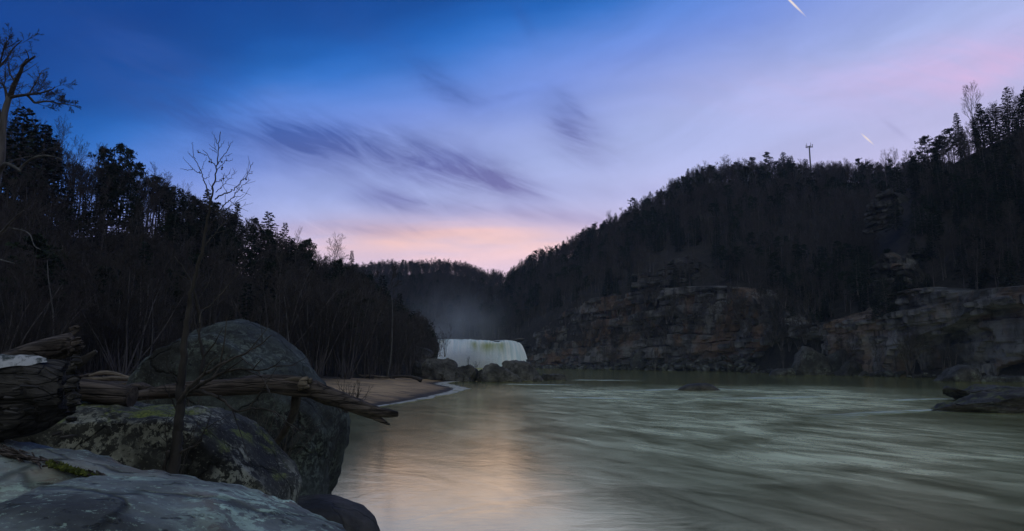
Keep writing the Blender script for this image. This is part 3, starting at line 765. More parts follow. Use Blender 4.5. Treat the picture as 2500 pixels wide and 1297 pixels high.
def hemlock(seed, h=16.0, R=3.4, nb=120, sp=11, dens=1.0):
    r = random.Random(seed); gt, gc = Geo(), Geo()
    tp = path((0, 0, -0.6), (0, 0, 1), h, 7, 0.02, 0.05, r)
    gt.tube(tp, np.linspace(0.24, 0.03, 8), 6, cap=False)
    for k in range(nb):
        q = 0.06 + 0.93 * ((k + r.random()) / nb)
        z = q * h; a = k * 2.4 + r.random() * 0.6
        ln = R * (1 - q) ** 0.75 * r.uniform(0.55, 1.18) + 0.25
        c = np.array([tp[min(7, int(q * 7))][0], tp[min(7, int(q * 7))][1], z])
        d = unit(np.array([math.cos(a), math.sin(a), 0.12 - 0.25 * (1 - q)]))
        bp = path(c, d, ln, 4, 0.08, -0.05, r)
        gt.tube(bp, np.linspace(0.05, 0.012, 5), 3, cap=False)
        for j in range(int(sp * dens * (0.45 + ln / R))):
            f = r.uniform(0.12, 1.0); i = min(3, int(f * 4)); p = bp[i] + (bp[i + 1] - bp[i]) * (f * 4 - i)
            side = unit(np.cross(d, [0, 0, 1])) * r.choice((-1, 1))
            spray(gc, p, unit(d * 0.6 + side * r.uniform(0.2, 1.0) + np.array([0, 0, -0.1])), 0.75 * (0.5 + 0.5 * ln / R), 0.13, r)
    return gt.mesh("trunk", M["bark"]), gc.mesh("crown", M["hemlock"])
def pine(seed, h=16.0, R=3.0, t0=0.45, tiers=9, flat=0.5):
    r = random.Random(seed); gt, gc = Geo(), Geo()
    tp = path((0, 0, -0.6), (r.uniform(-.05, .05), 0, 1), h, 9, 0.04, 0.03, r)
    gt.tube(tp, np.linspace(0.22, 0.05, 10), 6, cap=False)
    for k in range(tiers):
        q = t0 + (1 - t0) * (k + 0.4 * r.random()) / tiers
        i = min(8, int(q * 9)); c = tp[i] + (tp[i + 1] - tp[i]) * (q * 9 - i)
        for b_ in range(r.choice((3, 4, 5))):
            a = r.random() * 6.28; env = math.sin(math.pi * (0.22 + 0.74 * (q - t0) / (1 - t0))) ** 0.8
            ln = R * env * r.uniform(0.45, 1.2)
            bp = path(c, (math.cos(a), math.sin(a), 0.25), ln, 4, 0.12, 0.06, r)
            gt.tube(bp, np.linspace(0.07, 0.02, 5), 3, cap=False)
            for tft in range(5):
                cc = bp[r.choice((2, 3, 4, 4))] + np.array([r.gauss(0, 0.35), r.gauss(0, 0.35), r.gauss(0.1, 0.15)])
                for _ in range(9):
                    d = unit(np.array([r.gauss(0, 1), r.gauss(0, 1), r.gauss(0.35, 0.55)]))
                    spray(gc, cc + d * 0.1, d, 0.55, 0.085, r)
    for _ in range(70):
        d = unit(np.array([r.gauss(0, 1), r.gauss(0, 1), r.gauss(0.6, 0.6)])); spray(gc, tp[-1] - np.array([0, 0, r.random() * 1.2]), d, 0.6, 0.09, r)
    return gt.mesh("trunk", M["bark"]), gc.mesh("crown", M["pine"])

BARE_N = [bare_tree(100 + i, 16, 3, 9, 0.022, 0.20, 0.38 + 0.05 * (i % 3), 38 + 5 * (i % 3)) for i in range(5)]
CLF = [sapling(380 + i, 9, 3 + i % 2, 0.05, ("bark", "twig"), 0.3, 0.10) for i in range(3)]
BARE_F = [bare_tree(200 + i, 16, 3, 8, 0.032, 0.21, 0.34 + 0.06 * (i % 3), 36 + 6 * (i % 3)) for i in range(6)]
SAP = [sapling(300 + i, 9, 3 + i % 3) for i in range(5)]
SAP_P = [sapling(330 + i, 10, 1, 0.014, ("pale", "twig"), 0.03, 0.10) for i in range(3)]
FAN = [sapling(360 + i, 12, 9 + i, 0.016, ("bark", "twig"), 0.42, 0.075, 3) for i in range(3)]
HEM = [hemlock(400 + i, 16, 3.1 + 0.35 * i, 120) for i in range(4)]
PIN = [pine(500 + i, 16, 2.8 + 0.3 * (i % 3), 0.42 + 0.08 * (i % 3)) for i in range(4)]

def plant(name, pair, loc, scale, label, cat, group, rz=None, wide=1.0, lean=(0, 0)):
    o = root(name, loc, label, cat, group, rng.uniform(0, 6.28) if rz is None else rz)
    o.scale = (scale * wide, scale * wide, scale)
    o.rotation_euler.x, o.rotation_euler.y = lean
    for me_, nm in zip(pair, ("trunk", "crown")): link(nm, me_, o)
    return o

def sample(G, density, row0=0.0, row1=1.0, pxr=None):
    m_, n_ = G.shape[:2]
    a, b_ = int(row0 * (m_ - 1)), int(row1 * (m_ - 1))
    Q = []
    for i in range(a, b_):
        e1, e2 = G[i, 1:] - G[i, :-1], G[i + 1, :-1] - G[i, :-1]
        Q.append(np.linalg.norm(np.cross(e1, e2), axis=1))
    Q = np.array(Q); n = int(Q.sum() * density)
    pick = nrng.choice(Q.size, n, p=Q.ravel() / Q.sum())
    ii, jj = pick // Q.shape[1] + a, pick % Q.shape[1]
    f, g_ = nrng.random(n)[:, None], nrng.random(n)[:, None]
    p = (G[ii, jj] * (1 - f) + G[ii, jj + 1] * f) * (1 - g_) + (G[ii + 1, jj] * (1 - f) + G[ii + 1, jj + 1] * f) * g_
    return p, ii / (m_ - 1.0)
def in_frame(p, h):
    d = p - np.array([0, 0, H]); x_ = 1250 + F * d[0] / max(d[1], 1)
    return -160 < x_ < 2660 and d[1] > 5
def to_px(p):
    d = p - np.array([0, 0, H]); c_, s_ = math.cos(PITCH), math.sin(PITCH)
    w = d[1] * c_ + d[2] * s_
    return 1250 + F * d[0] / w, 648.5 - F * (d[2] * c_ - d[1] * s_) / w

trees = []      # kind, variant, place, scale, zone
def scatter(G, zone, dens, row0, row1, everg, hs=(0.75, 1.15), pinefrac=0.4, skip=None):
    p, q = sample(G, dens, row0, row1)
    for k in range(len(p)):
        if not in_frame(p[k], 16): continue
        x_, y_ = to_px(p[k])
        if skip and skip(x_, y_, p[k]): continue
        ev = everg(q[k], x_) if callable(everg) else everg
        cl = 0.5 + 1.3 * mn.noise(Vector(p[k] * 0.03))
        s_ = rng.uniform(*hs)
        if rng.random() < ev * max(0.1, 2.0 * cl):
            trees.append(("pine" if rng.random() < pinefrac else "hemlock", rng.randrange(4), p[k], s_, zone))
        else: trees.append(("bare", rng.randrange(5), p[k], s_, zone))
scatter(GL, "left", 0.075, 0.02, 0.84, lambda q, x_: 0.06 + 0.30 * (q > 0.55), (0.6, 1.05), 0.35)
def skipR(x_, y_, p):
    return (1580 < x_ < 1745 and 618 < y_ < 700) or x_ > 2330
scatter(GL, "left", 0.05, 0.60, 0.82, 0.22, (0.55, 0.85), 0.35)
scatter(GR, "right", 0.060, 0.36, 0.84, lambda q, x_: 0.14 + 0.12 * (x_ > 1500), (0.6, 1.0), 0.4, skipR)
def skipB(x_, y_, p):
    return (2120 < x_ < 2235 and 470 < y_ < 640) or (2120 < x_ < 2275 and 620 < y_ < 800)
scatter(GB, "bluff", 0.055, 0.36, 0.84, 0.5, (0.6, 1.0), 0.35, skipB)
scatter(GR, "right", 0.060, 0.66, 0.85, 0.2, (0.75, 1.05), 0.4, skipR)
scatter(GF, "far", 0.045, 0.30, 0.86, 0.10, (0.65, 1.0), 0.4)
# ------------------------------------------------------------------ skyline and mid-ground trees picked out one by one
def ridge_depth(cols, px, rd=2): return float(np.interp(px, [c[0] for c in cols], [c[rd] for c in cols]))
def sky_tree(kind, px, ytop, h, label, group, cols, k=0, dep=None, wide=1.0, mult=1.0):
    Y = (dep or ridge_depth(cols, px)) * mult
    top = P(px, ytop, Y); loc = np.array([top[0], top[1], top[2] - h])
    pair = {"bare": BARE_N, "hemlock": HEM, "pine": PIN}[kind][k % (5 if kind == "bare" else 4)]
    nm = {"bare": "bare_tree", "hemlock": "hemlock_tree", "pine": "pine_tree"}[kind]
    return plant(nm, pair, loc, h / 16.0, label, "tree", group, None, wide)
SK = "trees standing against the evening sky"
for a in (
    ("hemlock", 62, 258, 20, "massive dark evergreen crown behind the pale limb of the old sycamore", LC, 2, None, 1.3, 0.9),
    ("hemlock", 118, 300, 17, "dark evergreen beside the massive crown, just left of the bare feathery tree", LC, 1, None, 1.2, 0.94),
    ("bare", 160, 282, 15, "feathery bare tree on the skyline between the massive evergreen and the pine clump", LC, 1, None, 0.8),
    ("bare", 190, 330, 13, "smaller bare tree leaning off the right side of the feathery bare tree", LC, 2, None, 0.8),
    ("bare", 248, 343, 15, "bare tree behind the left edge of the clump of ragged pines", LC, 3, None, 0.7),
    ("pine", 268, 352, 17, "ragged pine at the left end of the skyline pine clump", LC, 0, None, 0.9),
    ("pine", 293, 350, 17, "tallest ragged pine in the middle of the skyline pine clump", LC, 1, None, 0.8),
    ("pine", 320, 362, 16, "narrow pine with a round topknot at the right of the pine clump", LC, 2, None, 0.55),
    ("pine", 347, 392, 15, "open pine with layered side branches, last of the pine clump", LC, 3, None, 0.7),
    ("bare", 392, 402, 15, "broad bare tree with upswept branches right of the pine clump", LC, 0, None, 0.9),
    ("bare", 420, 412, 14, "bare tree with upswept branches beside the broad bare one", LC, 2, None, 0.8),
    ("pine", 412, 470, 11, "low dark pine in front of the two upswept bare trees", LC, 1, None, 0.8),
    ("bare", 455, 440, 13, "thin bare tree left of the seed-ball tree's top", LC, 4, None, 0.8),
    ("hemlock", 510, 462, 16, "conical evergreen directly behind the stem of the seed-ball tree", LC, 0, None, 1.0),
    ("hemlock", 578, 494, 16, "conical evergreen right of the seed-ball tree", LC, 1, None, 0.9),
    ("bare", 545, 500, 12, "thin bare tree between the two cones behind the seed-ball tree", LC, 1, None, 0.8),
    ("bare", 617, 540, 12, "wispy bare tree between two conical evergreens", LC, 3, None, 0.7),
    ("hemlock", 660, 518, 19, "biggest conical evergreen on the left skyline", LC, 2, None, 1.15),
    ("hemlock", 692, 543, 17, "evergreen grown into the right side of the biggest conical one", LC, 3, None, 0.8),
    ("bare", 728, 556, 15, "pale thin bare tree right of the biggest conical evergreen", LC, 0, None, 0.55),
    ("pine", 755, 580, 14, "small open pine with sky showing through it beside the large bare tree", LC, 0, None, 0.8),
    ("bare", 818, 567, 21, "large spreading bare tree against the pink sky", LC, 1, None, 1.0),
    ("hemlock", 860, 612, 14, "small thin conifer where the left wood meets the far ridge", LC, 0, None, 0.75),
    ("hemlock", 905, 668, 14, "dark conifer on the falling edge of the left wood", LC, 1, None, 1.1),
    ("hemlock", 938, 672, 17, "dark conifer lower on the left wood's edge, upriver side", LC, 2, None, 1.1),
    ("hemlock", 975, 716, 15, "dark conifer near the end of the left wood", LC, 0, None, 1.2),
    ("hemlock", 1008, 765, 13, "last dark conifer of the left wood above the falls", LC, 1, None, 1.2),
    ("pine", 1545, 482, 17, "flat-topped pine sticking out of the right slope's skyline", RC, 2, None, 0.9),
    ("bare", 1485, 512, 17, "bare tree on the skyline left of the flat-topped pine", RC, 1, None, 0.9),
    ("bare", 1585, 483, 15, "round bare tree right of the flat-topped pine", RC, 2, None, 1.0),
    ("bare", 1640, 432, 18, "round bare tree halfway up the right skyline", RC, 3, None, 1.0),
    ("pine", 1668, 427, 17, "small topknot pine beside the round bare tree halfway up", RC, 0, None, 0.8),
    ("hemlock", 1690, 440, 14, "narrow evergreen spike right of the topknot pine", RC, 1, None, 0.8),
    ("bare", 1722, 390, 19, "tall bare tree with a leaning trunk on the right skyline", RC, 0, None, 0.9),
    ("bare", 1765, 375, 20, "tallest twin bare tree before the skyline levels out", RC, 4, None, 1.0),
    ("bare", 1795, 384, 18, "bare tree right of the tallest twin bare one", RC, 2, None, 0.9),
    ("pine", 1832, 382, 17, "first of the three dark evergreens left of the mast", RC, 1, None, 0.9),
    ("pine", 1873, 370, 18, "irregular evergreen between the first one and the broad cone", RC, 3, None, 1.0),
    ("hemlock", 1912, 372, 17, "broad dark cone-shaped evergreen nearest the mast", RC, 2, None, 1.5),
    ("bare", 1955, 386, 16, "round bare tree just left of the mast", RC, 0, None, 0.95),
    ("bare", 2005, 392, 16, "round bare tree just right of the mast", RC, 1, None, 0.95),
    ("hemlock", 2027, 414, 11, "low round evergreen right of the mast", RC, 0, None, 1.3),
    ("bare", 2062, 384, 16, "spreading bare tree midway between mast and bluff", RC, 3, None, 1.0),
    ("pine", 2095, 386, 16, "umbrella-topped pine left of the bluff", RC, 2, None, 0.9),
    ("bare", 2120, 384, 14, "thin bare tree right of the umbrella-topped pine", RC, 4, None, 0.7),
    ("bare", 2158, 364, 15, "bare tree with fine twigs where the bluff begins", BC, 1, 262, 0.8),
    ("bare", 2180, 358, 15, "second fine-twigged bare tree at the start of the bluff", BC, 2, 260, 0.8),
    ("pine", 2262, 326, 16, "bushy pine on the bluff's lower shoulder", BC, 0, None, 1.2),
    ("pine", 2288, 340, 15, "pine just right of the bushy one on the lower shoulder", BC, 3, None, 1.0),
    ("hemlock", 2335, 276, 17, "evergreen under the tall spreading bare tree on the bluff", BC, 0, None, 1.0),
    ("bare", 2366, 197, 24, "tall spreading bare tree high on the bluff", BC, 3, None, 0.75),
    ("hemlock", 2392, 250, 17, "dark evergreen right below the tall spreading bare tree", BC, 1, None, 1.2),
    ("hemlock", 2452, 213, 18, "pointed evergreen near the top of the bluff", BC, 2, None, 1.0),
    ("hemlock", 2425, 255, 16, "evergreen filling the gap before the pointed one", BC, 3, None, 1.2),
    ("bare", 2478, 215, 16, "bare tree between the two topmost evergreens on the bluff", BC, 0, None, 0.7),
    ("hemlock", 2500, 205, 18, "topmost evergreen at the very end of the bluff skyline", BC, 1, None, 1.0),
):
    sky_tree(a[0], a[1], a[2], a[3], a[4], SK, a[5], a[6], a[7], a[8], a[9] if len(a) > 9 else 1.0)

# the rest of the skyline: small trees close together along the crest
def crest(cols, x0, x1, step, ever, zone, h0=0.7, h1=1.0, rd=2, skip=()):
    x_ = x0
    while x_ < x1:
        Y = ridge_depth(cols, x_, rd); ty = float(np.interp(x_, [c[0] for c in cols], [c[3] for c in cols]))
        s_ = rng.uniform(h0, h1); dlt = rng.uniform(2, 16)
        top = P(x_, ty + dlt, Y * rng.uniform(0.98, 1.02)); kind = "bare" if rng.random() > ever else rng.choice(("pine", "hemlock"))
        trees.append((kind, rng.randrange(4), np.array([top[0], top[1], top[2] - 16 * s_]), s_, zone + "_crest"))
        x_ += step * rng.uniform(0.6, 1.4)
crest(FC, 860, 1290, 6.0, 0.10, "far", 0.8, 1.1)
crest(FC, 860, 1290, 9.0, 0.15, "far", 0.5, 0.75)
scatter(GF, "far", 0.05, 0.66, 0.86, 0.08, (0.65, 1.0), 0.4)
crest(RC, 1250, 2150, 13, 0.22, "right")
crest(BC, 2150, 2520, 22, 0.6, "bluff", 0.6, 0.9)
crest(LC, 0, 900, 9, 0.14, "left", 0.6, 0.95)
crest(LC, 100, 900, 14, 0.05, "left", 0.5, 0.75)
crest(RC, 1250, 2150, 11, 0.1, "right", 0.8, 1.1)

# ------------------------------------------------------------------ nearest 300 of a kind as trees of their own, the rest as woods
ZL = {"left": "the dark wooded slope left of the river", "right": "the long wooded slope above the cliff band", "bluff": "the steep bluff above the slanting overhang", "far": "the far ridge behind the waterfall",
      "left_crest": "the crest of the left slope", "right_crest": "the crest of the long right slope", "bluff_crest": "the crest of the right bluff", "far_crest": "the crest of the far ridge"}
LBL = {"bare": "leafless grey tree on ", "pine": "ragged dark pine on ", "hemlock": "dark conical evergreen on "}
NAME = {"bare": "bare_tree", "pine": "pine_tree", "hemlock": "hemlock_tree"}
rest = {"left": [], "right": [], "bluff": [], "far": []}
taken = {"bare": 131, "pine": 22, "hemlock": 82}
def rank(tr_):
    vis = 3.0 if tr_[4].endswith("crest") else 1.0
    return -vis * tr_[3] / tr_[2][1]
LAND = {"left": ((-999, "behind the old sycamore"), (60, "above the massive broken trunk"), (130, "above the tilted weathered trunk"), (200, "above the driftwood heap"), (330, "above the huge boulder's left shoulder"), (430, "behind the seed-ball tree"), (560, "above the huge boulder's crest"), (690, "above the long log's knot"), (780, "above the dry sand bar"), (880, "above the pale-faced boulder"), (980, "above the falls' left end")),
        "right": ((0, "beside the waterfall"), (1330, "above the cliff band's left end"), (1480, "left of the upper rock outcrop"), (1570, "above the upper rock outcrop"), (1770, "above the shore cave"), (1900, "below the phone mast"), (2030, "just left of the bluff")),
        "bluff": ((0, "left of the ochre rock tower"), (2170, "beside the ochre rock tower"), (2235, "right of the ochre rock tower"), (2310, "above the slanting overhang"), (2380, "below the tall lone bare tree"), (2450, "above the black cave")),
        "far": ((0, "where the left wood ends"), (950, "left of the waterfall"), (1040, "over the waterfall's left half"), (1140, "over the waterfall's right half"), (1220, "where the right slope begins"))}
SHAPE = {"bare": ("upright", "wide", "twiggy", "slim", "forked"), "pine": ("slim", "open", "ragged", "broad"), "hemlock": ("narrow", "tapering", "broad", "spreading")}
WORD = {"bare": "leafless tree", "pine": "dark pine", "hemlock": "evergreen"}
def tree_label(kind, k, p, s_, zone):
    z_, cr = zone.split("_")[0], zone.endswith("crest"); px, py = to_px(p)
    land = [l for x_, l in LAND[z_] if px >= x_][-1]
    lo, hi = {"left": (905, 600), "right": (720, 470), "bluff": (720, 420), "far": (780, 690)}[z_]
    q = (lo - py) / (lo - hi)
    lev = "on the crest" if cr else "at the slope's foot" if q < 0.2 else "low on the slope" if q < 0.5 else "midway up the slope" if q < 0.85 else "near the crest"
    return "%s %s %s %s, %s" % ("tall" if s_ > 0.9 else "small" if s_ < 0.7 else "middling", SHAPE[kind][k % len(SHAPE[kind])], WORD[kind], lev, land)
for tr_ in sorted(trees, key=rank):
    kind, k, p, s_, zone = tr_
    if taken[kind] < 300:
        taken[kind] += 1
        pair = {"bare": BARE_F if p[1] > 230 or zone.endswith("crest") else BARE_N, "pine": PIN, "hemlock": HEM}[kind]
        plant(NAME[kind], pair[k % len(pair)], p, s_, tree_label(kind, k, p, s_, zone), "tree", NAME[kind].replace("_", " ") + "s on " + ZL[zone], None, rng.uniform(0.8, 1.15), (rng.gauss(0, 0.03), rng.gauss(0, 0.03)))
    else: rest[zone.split("_")[0]].append(tr_)

def joined(name, pair):
    me = bpy.data.meshes.new(name); import bmesh
    bm = bmesh.new()
    for k, src in enumerate(pair):
        n0 = len(bm.faces); bm.from_mesh(src); bm.faces.ensure_lookup_table()
        for f in bm.faces[n0:]: f.material_index = k
    bm.to_mesh(me); bm.free()
    for src in pair: me.materials.append(src.materials[0])
    return me
PROTO = bpy.data.collections.new("forest_kinds")
protos = [("bare", k, p) for k, p in enumerate(BARE_F)] + [("pine", k, p) for k, p in enumerate(PIN)] + [("hemlock", k, p) for k, p in enumerate(HEM)]
for i, (kind, k, p) in enumerate(protos):
    PROTO.objects.link(bpy.data.objects.new("%02d_tree_kind" % i, joined("tree_kind", p)))
START = {"bare": (0, 6), "pine": (6, 4), "hemlock": (10, 4)}
def wood(name, items, label):
    if not items: return
    me = bpy.data.meshes.new(name); me.from_pydata([tuple(i_[2]) for i_ in items], [], [])
    for nm, ty in (("kind_index", "INT"), ("turn", "FLOAT_VECTOR"), ("size", "FLOAT")): me.attributes.new(nm, ty, "POINT")
    ai, ar, as_ = (me.attributes[nm] for nm in ("kind_index", "turn", "size"))
    for n_, it in enumerate(items):
        st, c_ = START[it[0]]; ai.data[n_].value = st + rng.randrange(c_)
        ar.data[n_].vector = (rng.gauss(0, .03), rng.gauss(0, .03), rng.uniform(0, 6.28)); as_.data[n_].value = it[3]
    o = link(name, me); o["kind"] = "stuff"; o["label"] = label
    ng = bpy.data.node_groups.new(name, "GeometryNodeTree")
    ng.interface.new_socket("Geometry", in_out="INPUT", socket_type="NodeSocketGeometry"); ng.interface.new_socket("Geometry", in_out="OUTPUT", socket_type="NodeSocketGeometry")
    N_ = ng.nodes; gi, go = N_.new("NodeGroupInput"), N_.new("NodeGroupOutput")
    ci_ = N_.new("GeometryNodeCollectionInfo"); ci_.inputs[0].default_value = PROTO; ci_.inputs[1].default_value = True; ci_.inputs[2].default_value = True
    ip = N_.new("GeometryNodeInstanceOnPoints"); ip.inputs["Pick Instance"].default_value = True
    def attr(nm, ty):
        a_ = N_.new("GeometryNodeInputNamedAttribute"); a_.data_type = ty; a_.inputs[0].default_value = nm
        return [s for s in a_.outputs if s.enabled][0]
    lk = ng.links.new
    lk(gi.outputs[0], ip.inputs["Points"]); lk(ci_.outputs[0], ip.inputs["Instance"])
    lk(attr("kind_index", "INT"), ip.inputs["Instance Index"]); lk(attr("turn", "FLOAT_VECTOR"), ip.inputs["Rotation"]); lk(attr("size", "FLOAT"), ip.inputs["Scale"])
    lk(ip.outputs[0], go.inputs[0])
    o.modifiers.new("trees", "NODES").node_group = ng
wood("forest", rest["left"], "dense dark leafless wood on the slope left of the river")
wood("forest", rest["right"], "dense leafless wood on the long slope above the cliff band")
wood("forest", rest["bluff"], "dense mixed wood on the steep right bluff")
wood("forest", rest["far"], "leafless wood covering the far ridge behind the waterfall")

# ------------------------------------------------------------------ saplings and slender trees on the river terrace
def on_bank(px, Y):
    x_ = P(px, 880, Y)[0]
    return np.array([x_, Y, float(bank_z(np.array([x_]), np.array([Y]))[0]) - 0.1])
lb = [c[0] for c in LC]; lbd = [c[1] for c in LC]
for k in range(150):
    px = rng.uniform(-20, 1035); Y = float(np.interp(px, lb, lbd)) + rng.uniform(-5, 7)
    loc = on_bank(px, Y)
    d_ = shore_d(np.array([loc[0]]), np.array([loc[1]]))[0]
    if d_ < 9: continue
    zone = "behind the driftwood heap" if px < 360 else "behind the huge rounded boulder" if px < 720 else "at the back of the sand bar" if px < 890 else "behind the pale log on the beach"
    plant("bare_sapling", SAP[k % 5], loc, s_ := rng.uniform(0.6, 1.5), ("tall " if s_ > 1.15 else "low " if s_ < 0.85 else "middling ") + ("three", "four", "five")[(k % 5) % 3] + "-stemmed bare sapling " + zone, "tree", "saplings " + zone)
for px, y0, y1, lab in ((115, 840, 620, "left of a close pair of pale slender trunks above the broken log"), (132, 842, 590, "right of a close pair of pale slender trunks above the broken log"), (362, 885, 640, "pale slender tree rising left of the huge boulder"),
                        (330, 888, 660, "pale slender tree left of the one beside the huge boulder"), (458, 860, 600, "pale slender tree behind the top left of the huge boulder"), (765, 905, 690, "pale slender trunk at the back of the sand bar, nearest the boulder"),
                        (838, 915, 660, "pale slender trunk at the middle of the sand bar's edge"), (945, 905, 690, "forked pale trunk over the long pale boulder"), (700, 890, 650, "pale slender trunk just right of the huge boulder's crest")):
    Y = float(np.interp(px, lb, lbd)) - rng.uniform(3, 9); loc = on_bank(px, Y)
    h_ = P(px, y1, Y)[2] - loc[2]
    plant("bare_tree", SAP_P[px % 3], loc, h_ / 10.0, ("pale slender tree, " if not lab.startswith(("pale", "forked")) else "") + lab, "tree", "pale slender trees of the river terrace")
for px, y0, y1, dY, w_, lab in ((300, 908, 545, -12, 1.3, "wide fan of many thin upswept stems left of the huge boulder"), (255, 905, 640, -8, 1.2, "smaller fan of thin stems behind the driftwood heap"), (660, 880, 590, -4, 1.1, "fan of thin stems rising behind the crest of the huge boulder"), (770, 912, 650, -6, 1.2, "leaning fan of thin stems at the left of the sand bar's edge"), (845, 918, 640, -8, 1.2, "widest fan of leaning stems at the edge of the sand bar"), (960, 912, 740, -5, 1.1, "fan of thin pale stems behind the long pale-faced boulder"), (60, 900, 600, -6, 1.2, "fan of dim stems behind the massive broken trunk")):
    Y = float(np.interp(px, lb, lbd)) + dY; loc = on_bank(px, Y)
    plant("bare_tree", FAN[px % 3], loc, (P(px, y1, Y)[2] - loc[2]) / 12.0, lab, "tree", "many-stemmed trees of the river terrace", None, w_ * 0.85)
# trees on the boulder spit and at the foot of the far cliffs
for px, y0, y1, Y, k, w_, lab in ((1086, 868, 790, 150, 1, 1.0, "small dark bare tree standing on the blocky boulder in front of the falls"), (1074, 868, 812, 151, 2, 0.8, "small bare tree left of the one in front of the falls"), (1058, 862, 815, 158, 3, 0.9, "leaning bare tree at the left end of the falls"),
                                 (908, 912, 800, 128, 4, 1.0, "dark bare tree leaning over the pale log on the beach"), (1022, 850, 770, 165, 0, 0.9, "bare tree on the mossy ledge left of the falls")):
    b_ = P(px, y0, Y); t_ = P(px, y1, Y)
    plant("bare_tree", SAP[k], b_, (t_[2] - b_[2]) / 9.0, lab, "tree", "trees on the boulder spit", None, w_, (0, 0.35) if px == 908 else (0, 0.1))
for px, y0, y1, Y, lab in ((1143, 890, 868, 147, "tiny dead twiggy shrub on a low boulder before the falls"), (1162, 905, 880, 146, "tiny crooked shrub in the gap between boulders before the falls")):
    b_ = P(px, y0, Y); plant("bare_shrub", SAP[2], b_, (P(px, y1, Y)[2] - b_[2]) / 9.0, lab, "shrub", "shrubs on the boulder spit", None, 1.3)
for k in range(46):
    px = rng.uniform(1330, 2330); C_ = RC if px < 2110 else BC
    Y = float(np.interp(px, [c[0] for c in C_], [c[1] for c in C_])) - rng.uniform(-1.0, 5.0)
    if 1800 < px < 1960 and rng.random() < 0.8: continue
    loc = P(px, 880, Y); loc[2] = rng.uniform(0.6, 2.6)
    s_ = rng.uniform(0.7, 1.5); plant("bare_sapling", SAP[k % 5], loc, s_, ("tall " if s_ > 1.2 else "low " if s_ < 0.9 else "middling ") + ("three", "four", "five")[(k % 5) % 3] + "-stemmed leafless sapling on the rubble " + ("near the waterfall" if px < 1480 else "under the layered cliff" if px < 1700 else "left of the cave" if px < 1900 else "right of the cave" if px < 2110 else "under the slanting overhang"), "tree", "saplings at the foot of the far cliffs")
for k in range(34):
    px = rng.uniform(2085, 2300); py = rng.uniform(560, 800)
    if k < 20 and 2140 < px < 2215: continue
    Y = float(np.interp(py, [500, 800], [228, 190])) + rng.uniform(-3, 3)
    s_ = rng.uniform(0.35, 0.75); loc = P(px, py, Y)
    plant("hemlock_tree", HEM[k % 4], loc, s_, ("small " if s_ > 0.5 else "tiny ") + ("narrow", "tapering", "broad", "spreading")[k % 4] + " evergreen " + ("high" if py < 650 else "midway" if py < 730 else "low") + " among the rock ribs of the bluff, " + ("left" if px < 2160 else "right" if px > 2225 else "middle") + " part", "tree", "evergreens among the rock ribs of the bluff", None, 1.3)
for k in range(85):
    px = rng.uniform(1320, 2500); C_ = RC if px < 2095 else BC
    row = interp_cols(C_, [px])[0]; dY = rng.uniform(11, 24); ct = P(px, row[3], row[0] + 17)
    loc = np.array([ct[0] * (row[0] + dY) / (row[0] + 17), row[0] + dY, ct[2] - 0.6 + max(0, dY - 17) * 0.9])
    s_ = rng.uniform(0.38, 0.8)
    if k % 3: plant("bare_tree", BARE_N[k % 5], loc, s_, ("tall " if s_ > 0.6 else "short ") + SHAPE["bare"][k % 5] + " leafless tree on the cliff lip, " + [l for x_, l in LAND["right" if px < 2095 else "bluff"] if px >= x_][-1], "tree", "trees along the lip of the far cliffs", None, 1.1)
    else: plant("hemlock_tree", HEM[k % 4], loc, s_, ("tall " if s_ > 0.55 else "short ") + SHAPE["hemlock"][k % 4] + " evergreen on the cliff lip, " + [l for x_, l in LAND["right" if px < 2095 else "bluff"] if px >= x_][-1], "tree", "evergreens along the lip of the far cliffs", None, 1.3)
for k in range(26):
    px = rng.uniform(1550, 1790); py = rng.uniform(655, 712); s_ = rng.uniform(0.4, 0.8)
    plant("bare_tree", BARE_F[k % 6], P(px, py, rng.uniform(300, 309)), s_, ("tall " if s_ > 0.6 else "short ") + SHAPE["bare"][k % 5] + " leafless tree in front of the upper rock outcrop, " + ("left" if px < 1630 else "right" if px > 1715 else "middle") + (" and high" if py < 680 else " and low"), "tree", "trees before the upper rock outcrop")
# brush and evergreens that hang on the cliff ledges
for k in range(150):
    px = rng.uniform(1320, 2010); Y = float(np.interp(px, [c[0] for c in RC], [c[1] for c in RC])) + rng.uniform(2.0, 6.0)
    py = rng.uniform(725, 860)
    loc = P(px, py, Y - 1.0); s_ = rng.uniform(0.45, 1.05)
    plant("bare_sapling", CLF[k % 3], loc, s_, ("tall " if s_ > 0.85 else "low " if s_ < 0.65 else "middling ") + "leafless sapling on " + ("an upper" if py < 770 else "a middle" if py < 815 else "a lower") + " ledge " + ("near the waterfall" if px < 1440 else "under the upper outcrop's left side" if px < 1600 else "under the upper outcrop's right side" if px < 1780 else "over the shore cave"), "tree", "saplings on the cliff ledges", None, 1.3)

